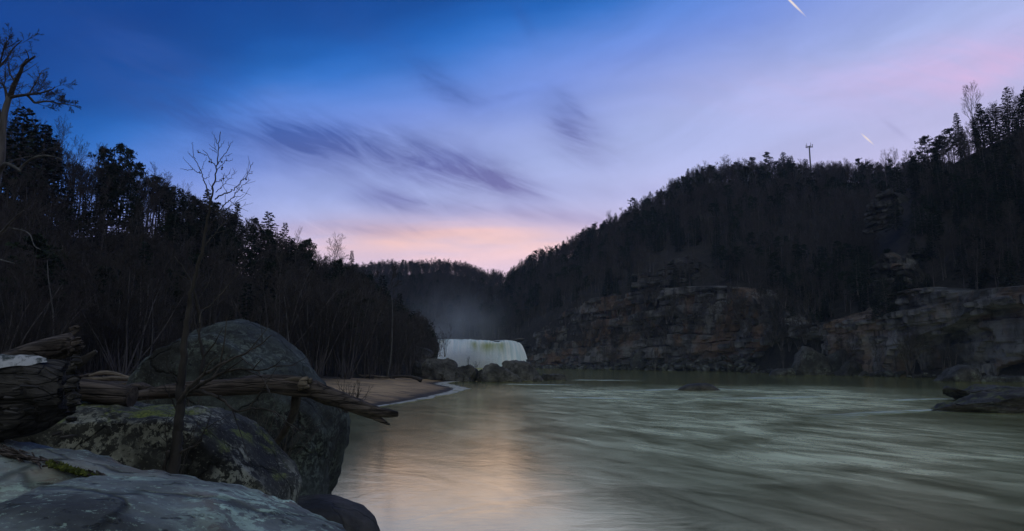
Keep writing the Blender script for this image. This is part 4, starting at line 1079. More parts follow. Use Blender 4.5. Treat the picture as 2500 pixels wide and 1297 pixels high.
# ------------------------------------------------------------------ foreground rocks
RK = "bare rocks along the near bank"
def dent(o, places):
    me = o.data
    for px, py, Y, rad, amt in places:
        c = P(px, py, Y) - np.array(o.location)
        for v_ in me.vertices:
            d = np.linalg.norm(np.array(v_.co) - c)
            if d < rad: v_.co -= v_.normal * amt * (1 - (d / rad) ** 2) ** 2
    me.update()
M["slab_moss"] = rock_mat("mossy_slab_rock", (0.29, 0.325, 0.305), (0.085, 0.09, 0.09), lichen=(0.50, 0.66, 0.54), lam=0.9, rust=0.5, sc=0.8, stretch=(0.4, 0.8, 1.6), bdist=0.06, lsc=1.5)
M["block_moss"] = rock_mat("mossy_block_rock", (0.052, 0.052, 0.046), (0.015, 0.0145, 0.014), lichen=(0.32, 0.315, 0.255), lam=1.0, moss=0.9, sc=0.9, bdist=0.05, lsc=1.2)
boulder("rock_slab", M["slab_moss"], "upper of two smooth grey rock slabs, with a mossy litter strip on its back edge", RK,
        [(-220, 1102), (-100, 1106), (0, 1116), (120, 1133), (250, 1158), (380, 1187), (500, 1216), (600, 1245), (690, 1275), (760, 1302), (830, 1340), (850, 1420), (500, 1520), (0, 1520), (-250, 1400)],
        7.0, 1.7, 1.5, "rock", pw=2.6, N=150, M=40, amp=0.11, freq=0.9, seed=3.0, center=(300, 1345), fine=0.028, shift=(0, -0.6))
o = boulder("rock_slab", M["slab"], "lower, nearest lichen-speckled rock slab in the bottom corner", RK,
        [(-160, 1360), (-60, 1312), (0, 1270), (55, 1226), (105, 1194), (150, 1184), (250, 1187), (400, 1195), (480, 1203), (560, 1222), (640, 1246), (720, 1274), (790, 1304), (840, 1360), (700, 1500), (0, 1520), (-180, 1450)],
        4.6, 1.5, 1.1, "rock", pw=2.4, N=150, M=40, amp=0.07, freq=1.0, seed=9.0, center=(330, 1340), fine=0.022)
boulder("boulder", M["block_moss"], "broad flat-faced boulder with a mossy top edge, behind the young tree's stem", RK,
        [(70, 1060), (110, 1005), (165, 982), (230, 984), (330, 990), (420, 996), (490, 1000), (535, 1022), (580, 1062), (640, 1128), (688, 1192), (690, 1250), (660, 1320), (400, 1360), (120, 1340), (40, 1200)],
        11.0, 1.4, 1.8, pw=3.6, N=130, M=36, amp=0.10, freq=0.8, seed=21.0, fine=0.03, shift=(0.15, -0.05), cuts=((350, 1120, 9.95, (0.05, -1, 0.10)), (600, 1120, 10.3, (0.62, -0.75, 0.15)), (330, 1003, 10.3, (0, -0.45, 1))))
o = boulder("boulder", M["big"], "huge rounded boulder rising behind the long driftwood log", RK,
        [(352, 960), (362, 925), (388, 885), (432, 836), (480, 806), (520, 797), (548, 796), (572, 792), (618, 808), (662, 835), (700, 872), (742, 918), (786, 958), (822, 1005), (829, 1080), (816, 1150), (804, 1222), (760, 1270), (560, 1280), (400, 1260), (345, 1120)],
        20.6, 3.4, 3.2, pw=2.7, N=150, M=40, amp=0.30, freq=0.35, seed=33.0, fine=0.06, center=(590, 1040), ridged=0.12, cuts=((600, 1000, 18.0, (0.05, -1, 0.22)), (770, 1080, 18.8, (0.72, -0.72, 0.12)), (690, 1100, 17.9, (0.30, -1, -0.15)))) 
dent(o, [(735, 1160, 17.4, 1.5, 0.9), (690, 870, 18.6, 0.9, 0.35)])
boulder("boulder", M["wet"], "low smooth brown boulder at the water's edge under the huge one", RK,
        [(660, 1290), (690, 1240), (722, 1222), (765, 1216), (805, 1217), (848, 1229), (885, 1252), (912, 1284), (925, 1330), (900, 1380), (780, 1400), (680, 1370)],
        16.0, 1.2, 1.3, pw=2.4, N=90, M=26, amp=0.08, freq=0.9, seed=41.0, fine=0.015)

# ------------------------------------------------------------------ boulder spit in front of the falls
SP = "boulders of the spit before the waterfall"
for lab, out, Y, tf, tb, sd, kw in (
    ("long pale-faced boulder behind the leaning tree on the beach", [(866, 925), (872, 900), (884, 882), (905, 871), (950, 867), (1000, 870), (1014, 888), (1016, 915), (1000, 932), (900, 932)], 152, 4, 5, 51, dict(pw=3)),
    ("blocky boulder under the small trees, left of the falls", [(1018, 935), (1026, 905), (1036, 884), (1048, 870), (1075, 866), (1098, 872), (1114, 892), (1116, 918), (1108, 936)], 147, 3.2, 3.2, 53, dict(pw=3.4)),
    ("low split boulder between the blocky one and the gap", [(1104, 935), (1110, 906), (1124, 894), (1144, 890), (1160, 898), (1170, 912), (1166, 932), (1140, 938)], 146, 2.4, 2.4, 55, dict(pw=3)),
    ("small boulder wedged in the gap below the falls", [(1158, 934), (1164, 912), (1178, 900), (1190, 906), (1194, 930)], 147, 1.6, 1.6, 57, dict(pw=3)),
    ("slanting boulder sloping down right to the water", [(1172, 934), (1178, 902), (1188, 891), (1215, 891), (1246, 907), (1272, 922), (1280, 932), (1240, 938)], 145, 2.4, 2.6, 59, dict(pw=2.8)),
    ("tallest dark hump-backed boulder right of the slanting one", [(1224, 936), (1224, 893), (1234, 880), (1256, 876), (1286, 886), (1308, 902), (1322, 922), (1326, 936), (1280, 942)], 153, 3.2, 3.4, 61, dict(pw=2.8)),
    ("long low flat rock at the tip of the spit", [(1316, 930), (1322, 916), (1350, 912), (1380, 914), (1392, 923), (1400, 930), (1360, 936)], 157, 1.8, 1.8, 63, dict(pw=3.2)),
    ("small pointed rock left of the long flat one", [(1296, 938), (1302, 922), (1312, 917), (1322, 924), (1326, 936)], 146, 1.0, 1.0, 65, dict(pw=2.6)),
    ("mossy ledge boulder above the blocky one", [(955, 890), (962, 860), (985, 850), (1020, 846), (1048, 856), (1060, 876), (1050, 890)], 168, 4, 5, 67, dict(pw=3)),
    ("dark squarish boulder left of the falls' edge", [(1018, 880), (1022, 842), (1040, 826), (1062, 828), (1072, 850), (1076, 880)], 230, 5, 6, 69, dict(pw=3.4)),
    ("sloping rubble boulder at the back of the sand bar", [(742, 920), (752, 896), (775, 888), (800, 900), (815, 920), (780, 926)], 124, 2, 3, 71, dict(pw=2.6)),
    ("dark boulder in the shade left of the long pale-faced one", [(815, 922), (822, 896), (845, 886), (868, 893), (872, 922)], 150, 3, 3, 73, dict(pw=3)),
    ("small dark boulder tucked between the pale-faced and blocky ones", [(1002, 932), (1006, 896), (1018, 884), (1032, 896), (1036, 930)], 150, 2, 2, 75, dict(pw=3)),
):
    boulder("boulder", M["spit"], lab, SP, out, Y, tf, tb, N=72, M=20, amp=0.5, freq=0.28, seed=sd, fine=0.2, ridged=0.25, rcuts=7, **kw)

# rocks in the river and on the right shore
RS = "rocks at the foot of the far cliffs"
for lab, mat_, out, Y, tf, tb, sd, kw in (
    ("smooth low rock alone in midstream with white water round it", "wet", [(1654, 956), (1672, 942), (1700, 937), (1728, 938), (1748, 947), (1756, 956), (1700, 962)], 103, 1.6, 1.8, 81, dict(pw=2.4)),
    ("upper layered rock ledge on the right shore", "flat", [(2318, 982), (2330, 962), (2372, 953), (2420, 945), (2500, 946), (2640, 950), (2640, 990), (2450, 992)], 74, 4, 5, 83, dict(pw=3.2)),
    ("lower, nearer shelving rock on the right shore with a white wash at its tip", "flat", [(2296, 1014), (2335, 993), (2380, 978), (2440, 962), (2520, 952), (2640, 950), (2660, 1015), (2450, 1024)], 60, 3, 5, 85, dict(pw=2.6)),
    ("low boulder at the left foot of the cave", "rubble", [(1878, 922), (1892, 904), (1916, 897), (1942, 902), (1956, 920)], 206, 3, 3, 87, dict(pw=2.8)),
    ("tall upright boulder at the right jamb of the cave", "rubble", [(1944, 920), (1948, 868), (1962, 848), (1990, 844), (2012, 862), (2024, 918)], 210, 3, 5, 89, dict(pw=3.2)),
    ("slanted slab leaning against the tall upright boulder", "rubble", [(1992, 918), (2006, 888), (2050, 858), (2092, 842), (2108, 852), (2080, 892), (2064, 920)], 209, 3, 5, 91, dict(pw=3)),
    ("triangular boulder at the water under the slanted slab", "rubble", [(2044, 922), (2062, 890), (2082, 882), (2102, 892), (2116, 922)], 200, 3, 3, 93, dict(pw=2.6)),
    ("big tilted block at the mouth of the black cave", "rubble", [(2298, 936), (2316, 912), (2334, 895), (2382, 892), (2398, 915), (2400, 938)], 148, 3, 4, 95, dict(pw=3.4)),
    ("low dark ledge running right from the tilted block", "rubble", [(2390, 940), (2396, 922), (2440, 920), (2520, 918), (2640, 916), (2640, 945)], 143, 4, 6, 97, dict(pw=3)),
    ("broad pale boulder half way along the rubble shore", "rubble", [(1520, 906), (1530, 874), (1556, 858), (1590, 862), (1612, 880), (1625, 906)], 318, 5, 6, 99, dict(pw=3)),
):
    sc_ = Y / 150.0
    boulder("rock" if mat_ != "rubble" else "boulder", M[mat_], lab, RS, out, Y, tf, tb, "rock" if mat_ != "rubble" else "boulder", N=70, M=16, amp=0.5 * max(.35, sc_) * (0.3 if sd == 81 else 1), freq=0.3 / max(0.5, sc_), seed=sd, fine=0.12 * sc_, rcuts=0 if mat_ == "wet" else 5, ridged=0.0 if mat_ == "wet" else 0.25, strata=0.12 if mat_ == "flat" else 0, **kw)

def lump(seed):
    import bmesh
    r = random.Random(seed); bm = bmesh.new(); bmesh.ops.create_icosphere(bm, subdivisions=2, radius=1.0)
    pl = [(Vector(perp(np.array([0, 0, 0.001]), r)), r.uniform(0.45, 0.85)) for _ in range(9)]
    for v_ in bm.verts:
        for n_, d_ in pl:
            e = v_.co.dot(n_) - d_
            if e > 0: v_.co -= n_ * e
        v_.co += v_.normal * 0.06 * mn.noise(v_.co * 2.5 + Vector((seed, 0, 0)))
    me = bpy.data.meshes.new("rubble_boulder"); bm.to_mesh(me); bm.free(); me.materials.append(M["rubble"])
    return me
LUMPS = [lump(600 + i) for i in range(9)]
k_ = 0
for k in range(230):
    px = rng.uniform(1285, 1885) if k < 200 else rng.uniform(2000, 2330)
    C_ = RC if px < 2110 else BC
    b_ = float(np.interp(px, [c[0] for c in C_], [c[1] for c in C_])); tier = rng.random()
    Y = b_ - 5.0 + 5.0 * tier
    loc = P(px, 880, Y); hmax = np.interp(px, [1285, 1400, 1600, 1700, 1790, 1885], [0.8, 1.6, 4.0, 4.6, 5.6, 0.5]) if px < 1900 else 1.2
    loc[2] = 0.1 + hmax * tier
    s_ = rng.choice((0.6, 0.8, 1.0, 1.3, 1.7, 2.3)) * (Y / 300.0) ** 0.5
    zone = "beside the waterfall's pool" if px < 1400 else "under the layered cliff" if px < 1640 else "in the sloping heap left of the cave" if px < 1900 else "at the water below the slanting overhang"
    o = link("rubble_boulder", LUMPS[k % 9], None, loc); o.scale = (s_ * rng.uniform(0.9, 1.5), s_, s_ * rng.uniform(0.5, 0.9)); o.rotation_euler = (rng.gauss(0, .25), rng.gauss(0, .25), rng.uniform(0, 6.28))
    tag(o, ("small", "middling", "large")[(s_ > 0.9) + (s_ > 1.5)] + " " + ("angular", "flat-topped", "wedge-shaped", "rounded", "broken", "squarish", "pointed", "slabby", "chipped")[k % 9] + " boulder " + ("low" if tier < 0.5 else "high") + " in the rubble " + zone, "boulder", "rubble boulders " + zone)

# ------------------------------------------------------------------ driftwood
def log(name, label, group, pxs_, Y, radpx, mat_, sides=14, rough=0.10, cat="log", N=26, end=True, Y2=None, wig=0.10, seed=1, cutm=None, endsplit=0.0):
    r = random.Random(seed)
    n0 = len(pxs_); Ys = np.linspace(Y, Y2 or Y, n0)
    pts = catmull([P(a[0], a[1], d) for a, d in zip(pxs_, Ys)], N, False)
    rad = np.interp(np.linspace(0, 1, N), np.linspace(0, 1, len(radpx)), np.array(radpx) * np.linspace(Y, Y2 or Y, len(radpx)) / F)
    g = Geo(); c0 = pts.mean(0); c0[2] = pts[:, 2].min() - rad.max()
    g.tube(pts - c0, rad, sides, cap=True)
    V = np.array(g.v); ax = unit(pts[-1] - pts[0])
    for i in range(len(V)):
        ring = i // sides; ctr = pts[ring] - c0; d_ = V[i] - ctr; q = V[i]
        al = q.dot(ax); lo = q - ax * al
        nn = mn.noise(Vector(lo / rad.max() * 1.6 + ax * al * 0.5 + seed)) + 0.6 * mn.noise(Vector(lo / rad.max() * 4.0 + ax * al * 0.9 + seed * 2))
        V[i] = ctr + d_ * (1 + rough * 1.6 * nn)
        if ring >= N - 1 and endsplit: V[i] += ax * endsplit * r.uniform(-1, 0.6)
        if ring == 0 and endsplit: V[i] -= ax * endsplit * r.uniform(-1, 0.6)
    o = root(name, c0, label, cat, group)
    body = link("stem", mesh_of("stem", V, g.f, M[mat_]), o)
    if cutm:
        eg = Geo(); e = pts[-1] - c0 + unit(pts[-1] - pts[-2]) * 0.004
        eg.tube([e, e + unit(pts[-1] - pts[-2]) * 0.006], [rad[-1] * 0.97, rad[-1] * 0.95], sides); link("cut_end", eg.mesh("cut_end", M[cutm], False), o)
    return o, pts, rad, c0
def stub(o, c0, pxs_, Y, radpx, mat_, name="branch_stub", Y2=None, N=8):
    Ys = np.linspace(Y, Y2 or Y, len(pxs_))
    pts = catmull([P(a[0], a[1], d) for a, d in zip(pxs_, Ys)], N, False) - c0
    rad = np.interp(np.linspace(0, 1, N), np.linspace(0, 1, len(radpx)), np.array(radpx) * Y / F)
    g = Geo(); g.tube(pts, rad, 8, True, 0.12, rng); return link(name, g.mesh(name, M[mat_]), o)

DW = "driftwood stranded on the near rocks"
o, pts, rad, c0 = log("driftwood_log", "long weathered driftwood log reaching out over the water in front of the huge boulder", DW,
    [(296, 978), (340, 966), (400, 957), (470, 950), (540, 946), (600, 941), (660, 938), (720, 944), (762, 950), (800, 966), (850, 984), (890, 998), (912, 1006)], 14.6, [12, 13, 15, 17, 19, 21, 22, 22, 25, 23, 20, 18, 15], "drift", 18, 0.13, N=60, seed=4)
stub(o, c0, [(880, 992), (910, 1002), (938, 1008), (972, 1012)], 14.55, [14, 12, 11, 6], "drift", "forked_end")
stub(o, c0, [(880, 998), (908, 1012), (930, 1026), (952, 1037)], 14.6, [14, 11, 7, 2], "drift", "forked_end")
stub(o, c0, [(744, 950), (742, 936), (750, 928), (762, 930)], 14.4, [16, 14, 11, 6], "drift2", "knot")
stub(o, c0, [(690, 930), (728, 926), (748, 932)], 14.45, [4, 7, 6], "drift2", "bark_strip")
stub(o, c0, [(726, 955), (716, 1010), (690, 1060), (660, 1100)], 14.8, [12, 10, 9, 7], "dbark", "broken_limb", 15.6)
log("driftwood_log", "short sawn-off dark log lying on the mossy top of the broad boulder", DW, [(110, 942), (165, 950), (220, 955), (270, 962), (322, 970)], 10.9, [27, 27, 27, 27, 26], "drift", 16, 0.07, N=24, seed=7, cutm="endgrain")
log("driftwood_log", "stubby dark log end behind the sawn-off log", DW, [(228, 952), (250, 950), (286, 946)], 16.5, [11, 13, 13], "dbark", 12, 0.1, N=12, seed=8)
log("driftwood_log", "humped pale brown log end between the sawn-off log and the long log", DW, [(280, 962), (310, 953), (345, 948), (374, 955)], 16.0, [10, 14, 15, 8], "drift", 12, 0.15, N=16, seed=9)
log("driftwood_log", "thin curved log lying behind the humped one", DW, [(290, 948), (330, 944), (372, 932)], 19, [5, 6, 4], "drift", 8, 0.1, N=12, seed=10)
o, pts, rad, c0 = log("tree_trunk", "massive broken tree trunk with deeply furrowed dark bark and a pale bare patch", DW,
    [(-330, 990), (-200, 984), (-80, 976), (20, 968), (100, 960), (172, 952)], 7.6, [92, 92, 94, 95, 92, 84, 60], "rawbark", 48, 0.17, N=120, seed=12, endsplit=0.13, Y2=7.9)
def ragged(name, n, mat_, ctr, spread, ln, w, dirv, r, parent, c0):
    g = Geo()
    for _ in range(n):
        p = P(ctr[0] + r.gauss(0, spread[0]), ctr[1] + r.gauss(0, spread[1]), ctr[2] + r.gauss(0, 0.15)) - c0
        d = unit(np.array(dirv) + np.array([r.gauss(0, .25), r.gauss(0, .25), r.gauss(0, .2)]))
        L = ln * r.uniform(0.5, 1.2); g.tube([p - d * L * 0.5, p + d * L * 0.3, p + d * L * 0.7], [w, w * 0.9, w * 0.25], 5, True, 0.35, r)
    return tag(link(name, g.mesh(name, M[mat_], False), parent), kind="stuff")
rr_ = random.Random(3)
ragged("splintered_end", 42, "rawbark", (176, 955, 7.75), (6, 34), 0.10, 0.035, (1, 0, 0.1), rr_, o, c0)
ragged("bark_flake", 36, "rawbark", (40, 965, 7.42), (90, 36), 0.13, 0.022, (1, 0, 0.06), rr_, o, c0)
# bare sapwood where the bark has come off, on the trunk's shoulder
g = Geo(); gp = []
for i in range(15):
    row = []
    for j in range(6):
        q = i / 14.0; w_ = math.sin(math.pi * min(1, max(0, q))) ** 0.5
        th = math.radians(118 - (j - 2.5) * 9.5 * w_ * (0.8 + 0.4 * mn.noise(Vector((i * 0.6, j * .3, 2)))) - 6 * mn.noise(Vector((i * 0.5, 0, 4))))
        k = int((0.60 + 0.33 * q) * 119); ctr = pts[k]; R2 = rad[k] * 1.12
        row.append(ctr + np.array([0, -math.cos(math.pi - th) * 0, 0]) + np.array([0.0, -math.sin(th - math.pi / 2) * R2, math.cos(th - math.pi / 2) * R2]) - c0)
    gp.append(row)
gp = np.array(gp)
g.add(list(gp.reshape(-1, 3)), [(i * 6 + j, i * 6 + j + 1, i * 6 + 7 + j, i * 6 + 6 + j) for i in range(14) for j in range(5)])
m, t = new_mat("bare_sapwood"); n = t.noise(t.coord(), 7.0, 6, 0.7, 0.6)
finish(m, t, t.mix(n.step(0.42, 0.60), c4(0.42, 0.41, 0.41), c4(0.04, 0.05, 0.045)), 0.8, n, 0.5, 0.02)
link("bare_patch", g.mesh("bare_patch", m), o)
o, pts, rad, c0 = log("tree_trunk", "weathered bark-free trunk tilted up over the massive furrowed one, snapped at its tip", DW, [(-200, 968), (-90, 930), (10, 896), (80, 870), (140, 850), (183, 838)], 8.4, [26, 28, 30, 32, 31, 27], "drift", 18, 0.12, N=40, seed=15, endsplit=0.05, Y2=8.7)
ragged("splintered_end", 24, "drift", (184, 838, 8.7), (5, 13), 0.12, 0.03, (1, 0, 0.45), rr_, o, c0)
log("driftwood_log", "dark broken limb poking out behind the massive trunk's splintered end", DW, [(150, 905), (190, 888), (235, 858)], 9.2, [14, 12, 5], "dbark", 10, 0.2, N=14, seed=16)
# bits of wood and bark in the crack of the slab
g = Geo(); r = random.Random(8)
for k in range(150):
    q = r.random() ** 1.3; px, py = 0 + 330 * q, 1102 + 79 * q + r.gauss(0, 3) + (8 * q if q > .5 else 0)
    p = P(px, py, 7.05 + r.gauss(0, 0.15)); d = unit(np.array([1, r.gauss(0, .5), -0.33 + r.gauss(0, .12)])); L = r.uniform(0.05, 0.22)
    g.tube([p - d * L, p + d * L * .3, p + d * L], [0.008, 0.012, 0.004], 4, True, 0.3, r)
o = link("litter", g.mesh("litter", M["drift"], False)); tag(o, "twigs and bark scraps caught along the back edge of the upper slab", None, None, "stuff")
g = Geo()
for k in range(3000):
    seg_ = r.choice((0, 0, 1, 1, 1)); q = r.random()
    px, py = (120 + 125 * q, 1128 + 34 * q) if seg_ == 0 else (345 + 330 * q, 1174 + 96 * q)
    p = P(px + r.gauss(0, 3), py + r.gauss(1, 3) , 7.0 + r.gauss(-0.12, 0.10)); h_ = r.uniform(0.006, 0.014)
    a_ = unit(np.array([r.gauss(0, 1), r.gauss(0, 1), 0.2]))
    g.add([p - a_ * 0.022 - np.array([0, 0, .02]), p + a_ * 0.022 - np.array([0, 0, .02]), p + np.array([r.gauss(0, .012), r.gauss(0, .012), h_])], [(0, 1, 2)])
mm, t = new_mat("moss"); finish(mm, t, t.mix(t.noise(t.coord(), 9, 4).step(.35, .65), c4(0.05, 0.062, 0.014), c4(0.14, 0.155, 0.03)), 0.95)
o = link("moss", g.mesh("moss", mm, False)); tag(o, "strips of yellow-green moss on the back edge of the upper slab", None, None, "stuff")
# stranded wood on the beach behind
BW = "driftwood heap on the beach behind the rocks"
for k, (lab, pp, Y, rp) in enumerate((("long arched pale log on the beach heap", [(218, 918), (245, 911), (275, 912), (305, 920), (330, 928)], 58, [3, 5, 5, 4, 3]), ("dark log under the arched pale one", [(200, 926), (240, 926), (280, 925), (325, 928)], 56, [4, 6, 6, 4]),
        ("straight pale log right of the arched one", [(312, 918), (335, 916), (356, 917)], 60, [2, 3, 3]), ("pale log end against the huge boulder's foot", [(318, 924), (338, 922), (356, 926)], 57, [3, 4, 3]), ("short log left of the arched one", [(190, 920), (208, 918), (226, 913)], 60, [3, 4, 3]),
        ("thin pale stick slanting in front of the heap", [(285, 939), (320, 935), (352, 930)], 50, [2, 2, 1.5]))):
    o, pts, rad, c0 = log("driftwood_log", lab, BW, pp, Y, rp, "drift2" if "pale" in lab else "drift", 9, 0.2, N=14, seed=30 + k)
    z0 = float(bank_z(pts[:, 0].mean(keepdims=True), pts[:, 1].mean(keepdims=True))[0]); o.location.z = max(c0[2], z0 - 0.2) if c0[2] < z0 else c0[2]
for k, (lab, pp, Y, rp) in enumerate((("long pale log lying at the foot of the terrace trees", [(858, 914), (880, 918), (905, 918), (930, 921), (950, 922)], 128, [2, 3, 3, 3, 2.5]), ("dark root-ended log right of the long pale one", [(950, 921), (985, 919), (1010, 922), (1030, 929)], 131, [2.5, 3.5, 3.5, 5]))):
    log("driftwood_log", lab, "logs at the back of the sand bar", pp, Y, rp, "drift2" if k == 0 else "dbark", 8, 0.2, N=16, seed=44 + k)
# blue drum behind the boulder
g = Geo(); g.tube([(0, 0, 0), (0, 0, .06), (0, 0, .1), (0, 0, .55), (0, 0, .62), (0, 0, .95), (0, 0, 1.02), (0, 0, 1.06)], [0.36, .38, .4, .4, .43, .4, .36, .2], 20)
mb, t = new_mat("blue_plastic"); finish(mb, t, c4(0.03, 0.035, 0.16), 0.5)
dp = P(425, 846, 26.0)
o = root("barrel", dp - np.array([0, 0, 0.62]), "dark blue rounded barrel top showing behind the huge boulder's left shoulder", "barrel")
link("drum", g.mesh("drum", mb), o); g = Geo(); g.tube([(0, 0, 0.6), (0, 0, 0.66)], [0.435, 0.435], 20); link("hoop", g.mesh("hoop", mb), o)
o.rotation_euler.y = math.radians(80)

# ------------------------------------------------------------------ young tree with seed balls, in front
YT = 9.4
rt = random.Random(77)
tb = P(412, 1180, YT)
yt = root("seed_ball_tree", tb, "young bare tree with round hanging seed balls, rooted between the slab and the broad boulder", "tree")
def limb(pxs_, r0, r1, dy=0.0, mat_="dbark", name="branch", N=None, tw=0, lift=0.0):
    n_ = len(pxs_); pts = catmull([P(a[0], a[1], YT + dy * i / max(1, n_ - 1)) for i, a in enumerate(pxs_)], N or max(4, 4 * n_), False) - tb
    for i in range(1, len(pts)): pts[i] += np.array([rt.gauss(0, .006), rt.gauss(0, .01), rt.gauss(0, .006)])
    g = Geo(); tq_ = 1 - np.linspace(0, 1, len(pts)); g.tube(pts, (r1 * 1.2 + (r0 - r1) * tq_ ** 1.35) * YT / F, 7 if r0 > 4 else 5, True, 0.06, rt)
    if tw:
        branch_out(g, pts, r0 * YT / F, np.linalg.norm(pts[-1] - pts[0]) * 0.75, tw, rt, 6, 0.25, 40, 0.0028, 0.06, 0.16, 0.5)
    link(name, g.mesh(name, M[mat_]), yt)
limb([(400, 1215), (412, 1180), (424, 1140), (428, 1110), (434, 1060), (441, 1005), (438, 965), (443, 930), (447, 880), (452, 820), (462, 755), (474, 690), (486, 640), (494, 618), (503, 560), (512, 510), (520, 470), (526, 430), (531, 385), (535, 349), (537, 323)], 15, 0.7, 0.0, "dbark", "trunk", 90)
for pp, r0, r1, dy, tw in (
    ([(438, 985), (452, 960), (476, 942), (492, 905), (495, 868), (487, 820), (489, 770), (470, 700), (448, 655), (425, 628)], 7, 1.2, 0.5, 1),
    ([(488, 790), (492, 762), (516, 744), (550, 705), (592, 655)], 3, 0.8, 0.4, 1),
    ([(436, 985), (460, 950), (505, 912), (560, 880), (620, 852), (662, 818)], 8, 1.2, -0.7, 2),
    ([(440, 975), (478, 948), (540, 912), (595, 902), (630, 906), (668, 896), (720, 890)], 8, 1.0, -0.4, 2),
    ([(630, 906), (642, 925), (655, 948), (658, 962)], 3, 1.5, -0.3, 1),
    ([(440, 962), (484, 955), (535, 972), (578, 1004), (620, 996), (672, 1008), (722, 1046), (760, 1075)], 6, 0.8, -0.5, 2),
    ([(432, 1108), (468, 1094), (488, 1080), (497, 1055), (520, 1035), (548, 1022)], 5, 0.8, -0.4, 1),
    ([(434, 1095), (455, 1075), (480, 1042), (490, 1020)], 3.5, 0.7, 0.3, 1),
    ([(418, 1112), (408, 1080), (404, 1045), (414, 1010)], 3, 0.6, -0.2, 1),
    ([(400, 1165), (404, 1130), (412, 1100)], 6, 4, -0.1, 0),
    ([(430, 1000), (410, 960), (398, 940), (372, 950)], 3, 0.5, -0.3, 1),
    ([(438, 950), (428, 920), (412, 905), (405, 870)], 3, 0.5, -0.3, 1),
    ([(512, 492), (506, 465), (499, 441), (494, 426), (490, 416), (480, 396), (474, 386), (471, 365), (470, 348)], 2.6, 0.6, 0.2, 0),
    ([(490, 422), (481, 419), (472, 415), (458, 415), (443, 412)], 1.4, 0.5, 0.15, 0), ([(472, 414), (460, 400), (452, 392), (448, 385)], 1.1, 0.4, 0.1, 0), ([(474, 387), (466, 380), (458, 370)], 1.0, 0.4, 0.1, 0),
    ([(491, 417), (498, 398), (505, 384)], 1.0, 0.4, -0.1, 0), ([(500, 438), (508, 430), (513, 420), (516, 414)], 1.0, 0.4, -0.1, 0),
    ([(528, 408), (518, 394), (506, 380), (503, 374), (497, 367)], 1.8, 0.6, 0.2, 0), ([(505, 380), (493, 375), (485, 371), (482, 365)], 1.1, 0.5, 0.2, 0),
    ([(533, 354), (526, 340), (521, 330), (517, 322)], 1.2, 0.4, 0.1, 0), ([(529, 368), (520, 361), (512, 354)], 1.0, 0.4, 0.1, 0), ([(528, 373), (519, 367), (511, 362)], 1.0, 0.4, 0.1, 0), ([(535, 363), (542, 353), (547, 343)], 1.0, 0.4, -0.1, 0), ([(526, 366), (525, 352), (526, 340)], 0.9, 0.4, 0.1, 0),
    ([(531, 402), (543, 385), (553, 371), (561, 358), (568, 343)], 1.7, 0.5, -0.2, 0), ([(549, 382), (558, 379), (567, 375)], 1.0, 0.4, -0.1, 0), ([(556, 367), (559, 358), (558, 348)], 0.9, 0.4, -0.1, 0),
    ([(530, 416), (541, 404), (551, 392), (561, 393), (569, 388)], 1.4, 0.4, -0.2, 0), ([(552, 392), (553, 390), (552, 384)], 0.9, 0.4, -0.1, 0),
    ([(525, 487), (540, 476), (558, 470), (570, 461), (580, 453), (592, 441), (602, 431), (611, 412), (617, 396)], 2.6, 0.6, -0.5, 1),
    ([(606, 426), (612, 423), (618, 418)], 0.9, 0.4, -0.4, 0), ([(522, 520), (536, 512), (552, 496), (568, 482), (580, 468), (590, 456), (602, 446), (611, 438)], 2.4, 0.6, -0.5, 1),
    ([(568, 482), (582, 480), (595, 475)], 1.1, 0.4, -0.4, 0), ([(515, 545), (535, 525), (560, 505), (580, 492), (604, 470)], 2.0, 0.5, 0.5, 1),
    ([(528, 445), (540, 438), (552, 432), (562, 420)], 1.2, 0.4, 0.3, 1), ([(527, 470), (548, 450), (566, 430), (578, 418)], 1.4, 0.4, 0.4, 1),
    ([(500, 600), (520, 575), (548, 545), (575, 520), (600, 495)], 2.2, 0.5, 0.4, 1), ([(520, 475), (515, 455), (508, 440)], 1.2, 0.5, 0.2, 0), ([(520, 460), (518, 452), (522, 448)], .8, .4, .1, 0)):
    limb(pp, r0 * (0.75 if r0 > 4 else 0.70), r1 * 0.8, dy, "dbark", "branch", None, min(tw, 1))
gb = Geo()
import bmesh
bm = bmesh.new(); bmesh.ops.create_icosphere(bm, subdivisions=2, radius=1.0)
for v_ in bm.verts: v_.co *= 1 + 0.12 * mn.noise(v_.co * 4)
ball = bpy.data.meshes.new("seed_ball"); bm.to_mesh(ball); bm.free(); ball.materials.append(M["dbark"])
for bx, by, br in ((370, 385, 1.9), (390, 395, 1.5), (492, 388, 1.8), (497, 443, 1.9), (491, 460, 1.7), (509, 553, 1.9), (487, 573, 1.7), (481, 648, 1.4), (733, 560, 1.8), (692, 667, 1.7), (260, 292, 1.4), (735, 558, 1.2)):
    px, py = 420 + bx / 4.054, 300 + by / 4.054
    o = link("seed_ball", ball, yt, P(px, py, YT) - tb); o.scale = (br * 1.3 * YT / F,) * 3
    g = Geo(); g.tube([(0, 0, 0.5), (0.3, 0, 3.0), (0.5, 0.2, 4.5)], [0.12, 0.1, 0.1], 4); link("stalk", g.mesh("stalk", M["dbark"]), o)

